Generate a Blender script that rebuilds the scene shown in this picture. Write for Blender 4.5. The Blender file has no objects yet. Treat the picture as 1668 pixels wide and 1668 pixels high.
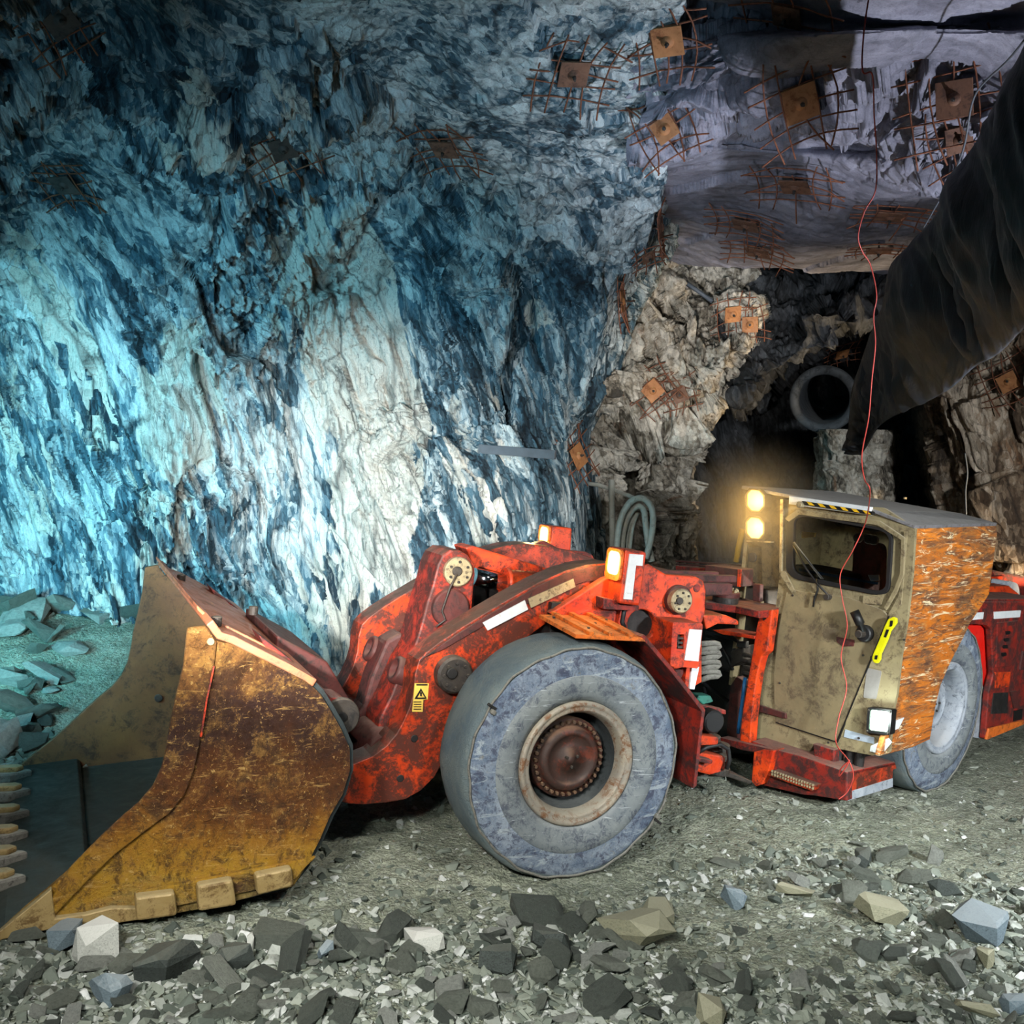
import bpy, bmesh, math, random
import numpy as np
from mathutils import Vector
from mathutils.geometry import tessellate_polygon
from mathutils.bvhtree import BVHTree
random.seed(7); RNG=np.random.default_rng(7)
SC=bpy.context.scene; COL=SC.collection
A=np.array
def unit(v): v=A(v,float); return v/np.linalg.norm(v)
# ------------------------------------------------------------------ camera
FP=1700.; CC=834.; HC=2.95
_p=math.radians(2.69); _r=math.radians(4.0)
FW=A([0,math.cos(_p),-math.sin(_p)]); _r0=A([1.,0,0]); _u0=A([0,math.sin(_p),math.cos(_p)])
RT=math.cos(_r)*_r0+math.sin(_r)*_u0; UP=-math.sin(_r)*_r0+math.cos(_r)*_u0
OO=A([0,0,HC])
cam=bpy.data.cameras.new('camera'); co=bpy.data.objects.new('camera',cam); COL.objects.link(co)
from mathutils import Matrix
co.matrix_world=Matrix(((RT[0],UP[0],-FW[0],OO[0]),(RT[1],UP[1],-FW[1],OO[1]),(RT[2],UP[2],-FW[2],OO[2]),(0,0,0,1)))
cam.sensor_width=36; cam.lens=36*FP/1668.; cam.clip_end=200
SC.camera=co
SC.view_settings.view_transform='Standard'; SC.view_settings.look='None'
SC.view_settings.exposure=0; SC.view_settings.gamma=1
def ray(x,y): return FW+(x-CC)/FP*RT-(y-CC)/FP*UP
def atz(x,y,h=0.):                      # point seen at (x,y) on the level plane z=h
    d=ray(x,y); return OO+d*((h-HC)/d[2])
def atd(x,y,D):                         # point seen at (x,y) at distance D
    return OO+ray(x,y)*D
def onpl(x,y,P,n):
    d=ray(x,y); return OO+d*(((P-OO)@n)/(d@n))
class Fr:
    """a half of the machine: n = outward side axis, u = forward, k = up, origin under the near tyre's face"""
    def __init__(s,yd,til,g):
        a=math.radians(yd); t=math.radians(til)
        nh=A([math.sin(a),-math.cos(a),0]); s.u=A([-math.cos(a),-math.sin(a),0])
        s.n=nh*math.cos(t)-A([0,0,1])*math.sin(t); s.k=A([0,0,1])*math.cos(t)+nh*math.sin(t)
        s.o=atz(*g)
    def N(s,x,y,n): return onpl(x,y,s.o+s.n*n,s.n)
    def U(s,x,y,u): return onpl(x,y,s.o+s.u*u,s.u)
    def K(s,x,y,k): return onpl(x,y,s.o+s.k*k,s.k)
    def P(s,u,n,k): return s.o+s.u*u+s.n*n+s.k*k
    def L(s,p): d=p-s.o; return A([d@s.u,d@s.n,d@s.k])
FF=Fr(24,0,(895,1436)); RR=Fr(43,2,(1518,1291))
def T(k,pts):
    sx,ox,oy={'K1':(.41967,0,850),'K2':(.35971,560,840),'K3':(.35252,1080,760),'W':(.26379,700,1020),'RW':(.25178,1420,900),
      'BL':(.23981,0,1150),'BT':(.23981,220,900),'BM':(.28791,560,860),'FL':(.20384,840,840),'AR':(.25189,1100,900),'CB':(.26978,1190,770)}[k]
    return [(ox+x*sx,oy+y*sx) for x,y in pts]
# ------------------------------------------------------------------ mesh helpers
class MB:
    def __init__(s): s.v=[]; s.f=[]; s.sm=[]
    def add(s,vs,fs,smooth=False):
        b=len(s.v); s.v+= [tuple(map(float,v)) for v in vs]; s.f+=[tuple(i+b for i in f) for f in fs]; s.sm+=[smooth]*len(fs); return s
    def ext(s,pts,vec,holes=()):
        """closed prism: outline pts (3D, planar) pushed along vec"""
        loops=[[A(p,float) for p in pts]]+[[A(p,float) for p in h] for h in holes]
        flat=[p for l in loops for p in l]; m=len(flat); vec=A(vec,float)
        tri=tessellate_polygon([[Vector(p) for p in l] for l in loops])
        vs=flat+[p+vec for p in flat]; fs=[tuple(t) for t in tri]+[tuple(i+m for i in reversed(t)) for t in tri]
        b=0
        for l in loops:
            k=len(l)
            for i in range(k):
                j=(i+1)%k; fs.append((b+i,b+j,m+b+j,m+b+i))
            b+=k
        return s.add(vs,fs)
    def box(s,c,ax,ay,az):
        c,ax,ay,az=map(A,(c,ax,ay,az)); vs=[c+i*ax+j*ay+k*az for i in(-1,1) for j in(-1,1) for k in(-1,1)]
        return s.add(vs,[(0,1,3,2),(4,6,7,5),(0,4,5,1),(2,3,7,6),(0,2,6,4),(1,5,7,3)])
    def tube(s,pts,r,seg=10,smooth=True,caps=True):
        P=[A(p,float) for p in pts]; n=len(P); rs=r if hasattr(r,'__len__') else [r]*n
        t=[unit(P[min(i+1,n-1)]-P[max(i-1,0)]) for i in range(n)]
        ref=A([0,0,1.]) if abs(t[0][2])<.9 else A([1.,0,0]); x=unit(np.cross(t[0],ref)); vs=[]; fs=[]
        for i in range(n):
            x=unit(x-(x@t[i])*t[i]); y=np.cross(t[i],x)
            for j in range(seg):
                a=2*math.pi*j/seg; vs.append(P[i]+rs[i]*(math.cos(a)*x+math.sin(a)*y))
        for i in range(n-1):
            for j in range(seg):
                k=(j+1)%seg; fs.append((i*seg+j,i*seg+k,(i+1)*seg+k,(i+1)*seg+j))
        s.add(vs,fs,smooth)
        if caps:
            b=len(s.v)-n*seg; s.f+=[tuple(b+j for j in reversed(range(seg))),tuple(b+(n-1)*seg+j for j in range(seg))]; s.sm+=[False]*2
        return s
    def lathe(s,c,ax,prof,seg=48,smooth=True,ref=None):
        """prof = (radius, height along ax) list, revolved"""
        c=A(c,float); ax=unit(ax); x=unit(np.cross(ax,ref if ref is not None else (A([0,0,1.]) if abs(ax[2])<.9 else A([1.,0,0])))); y=np.cross(ax,x); vs=[]; fs=[]; n=len(prof)
        for j in range(seg):
            a=2*math.pi*j/seg; d=math.cos(a)*x+math.sin(a)*y
            for r,h in prof: vs.append(c+d*r+ax*h)
        for j in range(seg):
            k=(j+1)%seg
            for i in range(n-1): fs.append((j*n+i,k*n+i,k*n+i+1,j*n+i+1))
        return s.add(vs,fs,smooth)
    def cyl(s,c,ax,r,h,seg=28,bev=.15):
        b=min(r,h)*bev
        return s.lathe(c,ax,[(1e-4,0),(r,0),(r,h-b),(r-b,h),(1e-4,h)],seg,False)
    def done(s,name,mat,parent=None,bevel=0,loc=None,auto=True):
        me=bpy.data.meshes.new(name); loc=A(loc if loc is not None else (parent_loc(parent) if parent else (0,0,0)),float)
        me.from_pydata([tuple(A(v)-loc) for v in s.v],[],s.f)
        bm=bmesh.new(); bm.from_mesh(me)
        for f,q in zip(bm.faces,s.sm): f.smooth=q
        bmesh.ops.remove_doubles(bm,verts=bm.verts,dist=1e-5)
        bmesh.ops.recalc_face_normals(bm,faces=bm.faces); bm.to_mesh(me); bm.free()
        me.materials.append(mat); o=bpy.data.objects.new(name,me); COL.objects.link(o)
        if parent: o.parent=parent
        else: o.location=tuple(loc)
        if bevel:
            m=o.modifiers.new('bevel','BEVEL'); m.width=bevel; m.segments=2; m.limit_method='ANGLE'; m.angle_limit=math.radians(40)
        return o
def parent_loc(p):
    l=A([0.,0,0])
    while p: l=l+A(p.location); p=p.parent
    return l
def empty(name,loc,label=None,cat=None,group=None,rot=None):
    o=bpy.data.objects.new(name,None); o.empty_display_size=.2; COL.objects.link(o); o.location=tuple(loc); tag(o,label,cat,group); return o
def tag(o,label=None,cat=None,group=None,kind=None):
    for k,v in (('label',label),('category',cat),('group',group),('kind',kind)):
        if v: o[k]=v
    return o
def slab(mb,pts,plane,th,holes=()):
    """outline traced on plane=(frame,'N'|'U'|'K',offset), thickness th going away from the camera side"""
    fr,a,off=plane; g=getattr(fr,a); ax={'N':fr.n,'U':fr.u,'K':fr.k}[a]
    return mb.ext([g(x,y,off) for x,y in pts],-ax*th,[[g(x,y,off) for x,y in h] for h in holes])
def circ(cx,cy,rx,ry=None,n=28,t0=0):
    ry=ry or rx; return [(cx+rx*math.cos(t0+2*math.pi*i/n),cy+ry*math.sin(t0+2*math.pi*i/n)) for i in range(n)]
def rrect(q,r,n=4):
    """rounded quad: q 4 corners (2D), r corner fraction"""
    out=[]
    for i in range(4):
        p=A(q[i],float); a=A(q[i-1],float); b=A(q[(i+1)%4],float)
        for j in range(n+1):
            t=j/n; s=p+(a-p)*r; e=p+(b-p)*r; out.append(tuple((1-t)**2*s+2*t*(1-t)*p+t*t*e))
    return out
# ------------------------------------------------------------------ numpy noise
def _h(ix,iy,iz,sd):
    with np.errstate(over='ignore'):
        x=(ix.astype(np.int64)*374761393+iy.astype(np.int64)*668265263+iz.astype(np.int64)*2147483647+sd*1274126177)&0xffffffff
        x=((x^(x>>13))*1274126177)&0xffffffff; x=((x^(x>>16))*2246822519)&0xffffffff; x=x^(x>>15)
    return (x&0xffffff)/float(0xffffff)
def _hi(ix,iy,iz,sd):
    with np.errstate(over='ignore'):
        x=(ix*374761393+iy*668265263+iz*2147483647+sd*1274126177)&0xffffffff
        x=((x^(x>>13))*1274126177)&0xffffffff; x=((x^(x>>16))*2246822519)&0xffffffff; return x^(x>>15)
def vn(P,sd=0):
    I=np.floor(P); f=P-I; f=f*f*(3-2*f); I=I.astype(np.int64); r=0
    for a in(0,1):
        for b in(0,1):
            for c in(0,1):
                w=(f[:,0] if a else 1-f[:,0])*(f[:,1] if b else 1-f[:,1])*(f[:,2] if c else 1-f[:,2])
                r=r+w*_h(I[:,0]+a,I[:,1]+b,I[:,2]+c,sd)
    return r*2-1
def fbm(P,o=4,sd=0):
    r=0; a=.5
    for i in range(o): r=r+a*vn(P*2**i+i*7.3,sd+i); a*=.5
    return r
def facet(P,sd=0,tilt=1.):
    """broken-rock relief: every Voronoi cell is a tilted flat plane"""
    P=P.astype(np.float32); I=np.floor(P-.5).astype(np.int64); n=len(P); best=np.full(n,9e9,np.float32); hh=np.zeros(n,np.float32); tt=np.zeros(n,np.float32); sec=best.copy()
    for a in(0,1):
        for b in(0,1):
            for c in(0,1):
                X,Y,Z=I[:,0]+a,I[:,1]+b,I[:,2]+c
                k=_hi(X,Y,Z,sd); r1=(k&1023)/1023.; r2=((k>>10)&1023)/1023.; r3=((k>>20)&1023)/1023.
                k2=_hi(X,Y,Z,sd+91); s1=(k2&1023)/1023.; s2=((k2>>10)&1023)/1023.; s3=((k2>>20)&1023)/1023.
                d0=P[:,0]-X-.2-.6*r1; d1=P[:,1]-Y-.2-.6*r2; d2=P[:,2]-Z-.2-.6*r3
                D=(d0*d0+d1*d1+d2*d2).astype(np.float32); m=D<best
                sec=np.where(m,best,np.minimum(sec,D)); best=np.where(m,D,best)
                h=((r1*7.3+s2*5.1)%1)*2-1+tilt*((s1*2-1)*d0+(s2*2-1)*d1+(s3*2-1)*d2)*1.4
                hh=np.where(m,h,hh); tt=np.where(m,(s3*9.7+r2*3.3)%1,tt)
    return hh,tt,np.sqrt(sec)-np.sqrt(best)
# ------------------------------------------------------------------ materials
def lin(c): return tuple((x/255/12.92 if x/255<=.04045 else ((x/255+.055)/1.055)**2.4) for x in c)+(1,)
class NT:
    def __init__(s,name):
        s.m=bpy.data.materials.new(name); s.m.use_nodes=True; s.t=s.m.node_tree; s.b=s.t.nodes['Principled BSDF']
        s.tc=s.n('ShaderNodeTexCoord')
    def n(s,ty,**kw):
        n=s.t.nodes.new(ty)
        for k,v in kw.items():
            if k.startswith('i_'):
                n.inputs[int(k[2:]) if k[2:].isdigit() else k[2:].replace('_',' ')].default_value=v
            else: setattr(n,k,v)
        return n
    def l(s,a,b): s.t.links.new(a,b)
    def vec(s,scale=(1,1,1),rot=(0,0,0),geo=False):
        m=s.n('ShaderNodeMapping'); m.inputs['Scale'].default_value=scale; m.inputs['Rotation'].default_value=rot; s.l(s.tc.outputs['Object'],m.inputs[0]); return m.outputs[0]
    def noise(s,scale,det=6,rough=.6,vec=None,dist=0):
        n=s.n('ShaderNodeTexNoise'); n.inputs['Scale'].default_value=scale; n.inputs['Detail'].default_value=min(det,7); n.inputs['Roughness'].default_value=rough; n.inputs['Distortion'].default_value=dist
        s.l(vec or s.tc.outputs['Object'],n.inputs['Vector']); return n.outputs['Fac']
    def ramp(s,f,stops,const=False):
        r=s.n('ShaderNodeValToRGB'); e=r.color_ramp.elements
        if const: r.color_ramp.interpolation='CONSTANT'
        while len(e)<len(stops): e.new(.5)
        for el,(p,c) in zip(e,stops): el.position=p; el.color=c if hasattr(c,'__len__') else (c,c,c,1)
        s.l(f,r.inputs[0]); return r.outputs[0]
    def mix(s,f,a,b,mode='MIX'):
        m=s.n('ShaderNodeMix',data_type='RGBA',blend_type=mode)
        for i,x in ((0,f),(6,a),(7,b)):
            if hasattr(x,'links'): s.l(x,m.inputs[i])
            else: m.inputs[i].default_value=x
        return m.outputs[2]
    def math(s,op,a,b=0.,c=None):
        m=s.n('ShaderNodeMath',operation=op)
        for i,x in enumerate((a,b) if c is None else (a,b,c)):
            if hasattr(x,'links'): s.l(x,m.inputs[i])
            else: m.inputs[i].default_value=x
        return m.outputs[0]
    def cells(s,sc,zs,rot,warp=.25,ws=1.5):
        """slaty chips: returns (random tone per chip, tilted-plane height, crack mask)"""
        nz=s.n('ShaderNodeTexNoise'); nz.inputs['Scale'].default_value=ws; nz.inputs['Detail'].default_value=2; s.l(s.tc.outputs['Object'],nz.inputs['Vector'])
        sb=s.n('ShaderNodeVectorMath',operation='SUBTRACT'); s.l(nz.outputs['Color'],sb.inputs[0]); sb.inputs[1].default_value=(.5,.5,.5)
        ml=s.n('ShaderNodeVectorMath',operation='SCALE'); s.l(sb.outputs[0],ml.inputs[0]); ml.inputs['Scale'].default_value=warp
        ad=s.n('ShaderNodeVectorMath',operation='ADD'); s.l(s.tc.outputs['Object'],ad.inputs[0]); s.l(ml.outputs[0],ad.inputs[1])
        mp=s.n('ShaderNodeMapping'); mp.inputs['Rotation'].default_value=rot; s.l(ad.outputs[0],mp.inputs[0])
        m2=s.n('ShaderNodeMapping'); m2.inputs['Scale'].default_value=(sc,sc,sc*zs); s.l(mp.outputs[0],m2.inputs[0])
        v=s.n('ShaderNodeTexVoronoi',feature='F1'); v.inputs['Scale'].default_value=1; s.l(m2.outputs[0],v.inputs['Vector'])
        e=s.n('ShaderNodeTexVoronoi',feature='DISTANCE_TO_EDGE'); e.inputs['Scale'].default_value=1; s.l(m2.outputs[0],e.inputs['Vector'])
        c=s.n('ShaderNodeVectorMath',operation='SUBTRACT'); s.l(v.outputs['Color'],c.inputs[0]); c.inputs[1].default_value=(.5,.5,.5)
        d=s.n('ShaderNodeVectorMath',operation='SUBTRACT'); s.l(m2.outputs[0],d.inputs[0]); s.l(v.outputs['Position'],d.inputs[1])
        q=s.n('ShaderNodeVectorMath',operation='DOT_PRODUCT'); s.l(c.outputs[0],q.inputs[0]); s.l(d.outputs[0],q.inputs[1])
        x=s.sep(v.outputs['Color']); h=s.math('ADD',s.math('MULTIPLY',q.outputs['Value'],1.6),s.math('MULTIPLY',x[0],.5))
        return x[1],h,s.ramp(e.outputs['Distance'],[(0.,1.),(.06,0.)])
    def sep(s,o):
        q=s.n('ShaderNodeSeparateXYZ'); s.l(o,q.inputs[0]); return q.outputs
    def out(s,col,rough=.7,metal=0.,bump=None,bs=.3,bd=.02):
        if hasattr(col,'links'): s.l(col,s.b.inputs['Base Color'])
        else: s.b.inputs['Base Color'].default_value=col
        for k,v in(('Roughness',rough),('Metallic',metal)):
            if hasattr(v,'links'): s.l(v,s.b.inputs[k])
            else: s.b.inputs[k].default_value=v
        if bump is not None:
            b=s.n('ShaderNodeBump'); b.inputs['Strength'].default_value=bs; b.inputs['Distance'].default_value=bd
            s.l(bump,b.inputs['Height']); s.l(b.outputs[0],s.b.inputs['Normal'])
        return s.m
def paint(name,base,worn,grime,amt=.5,dust=None,sc=3.,rough=.5,scr=None,seed=0,dustamt=.8,metal=0.):
    """painted steel: base colour, worn tone, grime patches, dust lying on upward faces, scratches"""
    s=NT(name); v=s.vec(rot=(seed,seed*.7,seed*1.3))
    a=s.noise(sc,8,.65,v,.4); b=s.noise(sc*1.9,12,.74,v,.5); c=s.noise(sc*16,6,.8,v)
    col=s.mix(s.ramp(a,[(.32,0.),(.70,1.)]),lin(base),lin(worn))
    g=s.ramp(s.math('ADD',s.math('MULTIPLY',b,.7),s.math('MULTIPLY',c,.3)),[(.60-amt*.2,0.),(.69-amt*.2,.92)])
    col=s.mix(g,col,lin(grime))
    sp=s.ramp(c,[(.62,0.),(.72,1.)]); col=s.mix(s.math('MULTIPLY',sp,.55),col,lin(dust or worn))
    if scr:
        v2=s.vec((1.2,1.2,14),(seed+.3,.4,0)); d=s.noise(4,6,.75,v2,.6); col=s.mix(s.ramp(d,[(.60,0.),(.66,1.)]),col,lin(scr))
    if dust:
        ge=s.n('ShaderNodeNewGeometry'); z=s.sep(ge.outputs['Normal'])[2]
        f=s.ramp(s.math('ADD',z,s.math('MULTIPLY',s.math('SUBTRACT',a,.5),1.2)),[(.45,0.),(.95,1.)]); col=s.mix(s.math('MULTIPLY',f,dustamt),col,lin(dust))
    r=s.ramp(b,[(.3,rough-.15),(.7,min(1,rough+.3))])
    return s.out(col,r,metal,s.math('ADD',b,s.math('MULTIPLY',c,.4)),.35,.012)
def plain(name,c,rough=.6,metal=0.,em=0,emc=None):
    s=NT(name); nz=s.noise(9,5,.6); col=s.mix(s.ramp(nz,[(.35,0.),(.7,.35)]),lin(c),lin([x*.55 for x in c]))
    s.out(col,rough,metal,nz,.15,.005)
    if em: s.b.inputs['Emission Color'].default_value=lin(emc or c); s.b.inputs['Emission Strength'].default_value=em
    return s.m
M={}
M['red']=paint('red paint',(226,74,20),(176,38,14),(62,24,18),.6,(150,92,70),3.5,.42,dustamt=.5)
M['red_dark']=paint('dirty red paint',(158,38,22),(100,26,20),(46,26,24),.75,(130,100,90),4,.55,seed=1)
M['red_pure']=paint('clean red paint',(225,28,18),(205,30,20),(140,40,30),.1,None,3,.4,seed=2)
M['red_boom']=paint('boom paint',(214,68,20),(156,44,18),(58,30,20),.85,(96,78,66),2.6,.45,seed=3,dustamt=.95)
M['maroon']=paint('rusted maroon steel',(84,30,26),(58,28,24),(32,24,22),.5,(110,84,74),5,.6,seed=4)
M['grimy']=paint('oily steel',(58,52,46),(42,36,32),(22,20,20),.5,(110,100,88),6,.5,seed=5)
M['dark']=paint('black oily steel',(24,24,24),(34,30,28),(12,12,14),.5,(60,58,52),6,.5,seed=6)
M['cap']=paint('pin cap steel',(150,134,104),(176,164,130),(64,52,40),.5,(150,140,120),9,.4,seed=7,metal=.3)
M['orange']=paint('rusty fender paint',(226,116,34),(196,92,28),(88,52,26),.5,(176,120,70),7,.5,seed=8,dustamt=.3)
M['cab']=paint('dusty beige cab paint',(150,138,104),(124,112,84),(84,70,50),.5,(168,158,136),3,.6,scr=None,seed=9)
M['door']=paint('dusty door paint',(138,124,92),(106,94,70),(84,72,54),.5,(160,150,128),2.2,.62,seed=10)
M['cabdark']=paint('grimy cab corner',(92,80,54),(70,60,42),(36,32,26),.6,(110,100,80),5,.6,seed=11)
M['roof']=paint('dusty roof plate',(150,146,140),(126,122,118),(96,86,76),.4,(176,172,166),3,.7,seed=12)
M['chrome']=plain('chromed rod',(215,220,225),.08,1.)
M['rubber']=plain('black rubber',(24,24,26),.55)
M['hose']=paint('grey hydraulic hose',(120,118,110),(96,94,88),(50,48,44),.4,(150,150,140),20,.6,seed=13)
M['white']=paint('reflective white tape',(222,226,228),(206,210,212),(150,140,130),.12,None,12,.35,seed=14)
M['whiteblue']=plain('pale blue tape',(176,190,204),.3)
M['yellow']=plain('yellow handle paint',(232,226,20),.35)
M['cautiony']=plain('caution yellow',(228,180,30),.5)
M['black']=plain('black plastic',(14,14,15),.5)
M['blue']=plain('blue hose',(36,110,170),.4)
M['teal']=paint('teal painted bracket',(44,120,104),(36,96,84),(20,40,36),.4,None,9,.5)
M['decal']=plain('yellow warning decal',(224,188,84),.5)
M['wire']=plain('red blasting wire',(196,70,60),.5)
M['greywire']=plain('grey steel wire',(90,96,104),.5)
M['pipe']=paint('pale grey pipe',(176,178,168),(150,152,144),(96,92,80),.3,(190,190,180),8,.5,seed=15)
M['lampw']=plain('warm headlight lens',(255,235,170),.3,0,4.,(255,205,100))
M['lampy']=plain('amber work light lens',(255,225,140),.3,0,4.5,(255,190,70))
M['lampg']=plain('cool work light lens',(225,255,235),.3,0,2.6,(200,255,215))
def m_bucket():
    s=NT('worn yellow bucket steel'); v=s.vec(); a=s.noise(1.5,10,.66,v,.8); b=s.noise(5,12,.76,v,.6); c=s.noise(34,7,.82,v,.3); vs=s.vec((1,1,6),(.3,.2,0)); e=s.noise(4,10,.8,vs,.8)
    z=s.sep(s.tc.outputs['Object'])[2]
    # mustard paint survives low on the plate, bare brown rust in the middle, scuffed ochre near the top
    f=s.math('ADD',z,s.math('MULTIPLY',s.math('SUBTRACT',a,.5),1.1)); f=s.math('ADD',f,s.math('MULTIPLY',s.math('SUBTRACT',b,.5),.5))
    base=s.ramp(s.math('MULTIPLY',f,.5),[(.04,lin((150,128,72))),(.14,lin((178,136,36))),(.25,lin((156,106,22))),(.34,lin((110,64,14))),(.50,lin((86,46,14))),(.58,lin((58,32,24))),(.70,lin((56,32,28))),(.79,lin((108,70,32))),(.92,lin((146,102,52)))])
    g=s.math('ADD',s.math('MULTIPLY',b,.6),s.math('MULTIPLY',c,.4)); k=s.noise(13,7,.85,s.vec(rot=(.4,.1,.9)),.6)
    col=s.mix(s.ramp(g,[(.50,0.),(.57,.55)]),base,lin((166,122,54)))
    col=s.mix(s.ramp(s.noise(2.6,7,.78,s.vec(rot=(1,2,.5)),.8),[(.50,0.),(.60,.8)]),col,lin((54,30,14)))
    col=s.mix(s.ramp(k,[(.50,0.),(.60,.75)]),col,lin((62,34,14)))
    col=s.mix(s.ramp(g,[(.36,.85),(.46,0.)]),col,lin((60,32,14)))
    col=s.mix(s.ramp(e,[(.58,0.),(.64,.8)]),col,lin((196,158,92)))
    col=s.mix(s.ramp(c,[(.58,0.),(.64,.8)]),col,lin((206,170,104)))
    return s.out(col,s.ramp(b,[(.3,.35),(.7,.75)]),.15,s.math('ADD',s.math('ADD',b,k),s.math('MULTIPLY',c,.9)),.9,.018)
M['bucket']=m_bucket()
M['bucketin']=paint('bare steel inside bucket',(120,84,48),(92,60,36),(64,44,30),.5,(120,96,60),3,.5,seed=20,metal=.1)
M['bucketfloor']=paint('dark steel bucket floor',(38,48,50),(30,38,40),(24,28,28),.5,(60,66,60),3,.6,seed=21)  # darker and bluer than the steel around it
M['buckettop']=paint('scraped orange bucket top',(196,116,70),(176,104,84),(110,70,52),.4,(200,150,120),3,.45,scr=(214,150,60),seed=22,dustamt=.3)
M['bucketlip']=paint('worn lip steel',(168,146,100),(140,116,70),(96,72,36),.5,(176,160,120),5,.45,seed=23,metal=.2)
def m_scrape():
    s=NT('scraped rusty cab side'); vh=s.vec((1,1,4),(0,.12,0)); v=s.vec()
    a=s.noise(1.6,10,.72,vh,.9); b=s.noise(1.7,12,.8,s.vec((1.2,1.2,7),(0,-.25,.3)),1.6); c=s.noise(1.6,12,.80,s.vec((1,1,7),(0,.3,0)),1.8); c2=s.noise(2.2,10,.8,s.vec((1,1,7),(.2,-.2,.4)),2.); e=s.noise(1.5,6,.6,v,.5)
    col=s.mix(s.ramp(a,[(.40,0.),(.56,1.)]),lin((226,132,40)),lin((122,84,56)))
    col=s.mix(s.ramp(e,[(.46,.0),(.60,.8)]),col,lin((214,118,26)))
    col=s.mix(s.ramp(b,[(.49,0.),(.57,.8)]),col,lin((84,58,48)))
    col=s.mix(s.ramp(c2,[(.56,0.),(.61,.6)]),col,lin((196,150,88)))
    col=s.mix(s.ramp(c,[(.565,0.),(.60,.95)]),col,lin((240,222,180)))
    return s.out(col,.45,.1,s.math('ADD',b,c),.6,.02)
M['scrape']=m_scrape()
def m_tyre():
    s=NT('dusty tyre rubber'); v=s.vec(); a=s.noise(3.2,12,.76,v,.8); b=s.noise(11,12,.8,v,.5); c=s.noise(60,5,.8,v); e=s.noise(2.2,10,.8,s.vec((1,1,3),(.5,.9,.2)),1.5)
    col=s.mix(s.ramp(a,[(.40,0.),(.60,1.)]),lin((92,108,130)),lin((146,158,172)))
    col=s.mix(s.ramp(b,[(.50,0.),(.58,.8)]),col,lin((58,62,84)))
    col=s.mix(s.ramp(e,[(.55,0.),(.60,.7)]),col,lin((176,186,192)))
    col=s.mix(s.ramp(b,[(.34,.7),(.42,0.)]),col,lin((120,118,108)))
    col=s.mix(s.ramp(c,[(.56,0.),(.66,.5)]),col,lin((44,46,56)))
    return s.out(col,.85,0,s.math('ADD',s.math('ADD',a,b),s.math('MULTIPLY',c,.6)),.8,.02)
def m_tread():
    s=NT('worn tread rubber'); v=s.vec(); a=s.noise(3,8,.7,v,.6); c=s.noise(50,4,.8,v)
    col=s.mix(s.ramp(a,[(.36,0.),(.64,1.)]),lin((112,122,120)),lin((84,100,108)))
    col=s.mix(s.ramp(c,[(.60,0.),(.75,.5)]),col,lin((150,150,140)))
    return s.out(col,.9,0,s.math('ADD',a,c),.9,.02)
M['tyrein']=paint('grey inner sidewall',(128,134,134),(104,112,118),(70,76,88),.55,(160,164,164),5,.8,scr=(170,176,180),seed=35); M['tyre']=m_tyre(); M['tread']=m_tread()
M['rim']=paint('scuffed rim steel',(160,150,132),(122,118,112),(112,72,40),.5,(170,165,150),6,.5,seed=30,metal=.15)
M['rimw']=paint('pale rim paint',(170,176,184),(132,142,154),(96,104,112),.4,(190,190,190),7,.5,seed=31)
M['rimdark']=paint('dark rim well',(60,66,68),(46,50,52),(34,34,34),.4,(96,100,100),6,.6,seed=32)
M['hub']=paint('oily red hub',(108,44,28),(84,50,38),(46,32,26),.95,(130,100,80),4,.5,seed=33)
def m_glass():
    s=NT('cab window glass'); s.b.inputs['Transmission Weight'].default_value=1; s.b.inputs['IOR'].default_value=1.05
    return s.out(lin((190,200,205)),.03,0)
M['glass']=m_glass()

M['cap2']=paint('oily brown nuts',(104,78,58),(80,60,46),(40,30,26),.5,(140,116,90),9,.4,seed=37)
M['red_lever']=paint('grimy shaded red lever',(186,50,22),(116,32,22),(52,26,22),.8,(110,88,76),3,.5,seed=38,dustamt=.7)  # darker red puts the light falling off on the lever into its colour

M['roof2']=paint('grey roof chamfer plate',(118,116,120),(98,96,98),(74,68,62),.5,(150,148,144),4,.65,seed=39)
# ================================================================== THE LOADER
LOC=FF.P(-1.5,-1.6,0); LOC[2]=0
R0=empty('underground_loader',LOC,'orange and red low-profile underground loader with rusty yellow bucket, parked across the drift','loader')
def part(mb,name,mat,parent=R0,bevel=0,label=None):
    o=mb.done(name,mat,parent,bevel)
    if label: o['label']=label
    return o
def pin(fr,c,rpx,plane,h,name='pin_cap',mat='grimy',parent=R0,bolts=0,prof=None,label=None):
    """round cap standing on plane at pixel centre c, radius rpx pixels"""
    f,a,off=plane; g=getattr(f,a); ax={'N':f.n,'U':f.u,'K':f.k}[a]
    p=g(c[0],c[1],off); q=g(c[0],c[1]-rpx,off); r=float(np.linalg.norm(q-p))
    b=MB()
    if prof: b.lathe(p,ax,[(x*r,y*h) for x,y in prof],36)
    else: b.cyl(p-ax*.02,ax,r,h+.02,32)
    o=part(b,name,M[mat],parent,0,label)
    for i in range(bolts):
        t=2*math.pi*i/bolts; e=f.k*math.cos(t)+f.u*math.sin(t) if a=='N' else f.n*math.cos(t)+f.u*math.sin(t)
        part(MB().cyl(p+e*r*.68+ax*(h-.004),ax,r*.1,.016,6),'bolt',M['grimy'],o)
    return p,r,o
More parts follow.
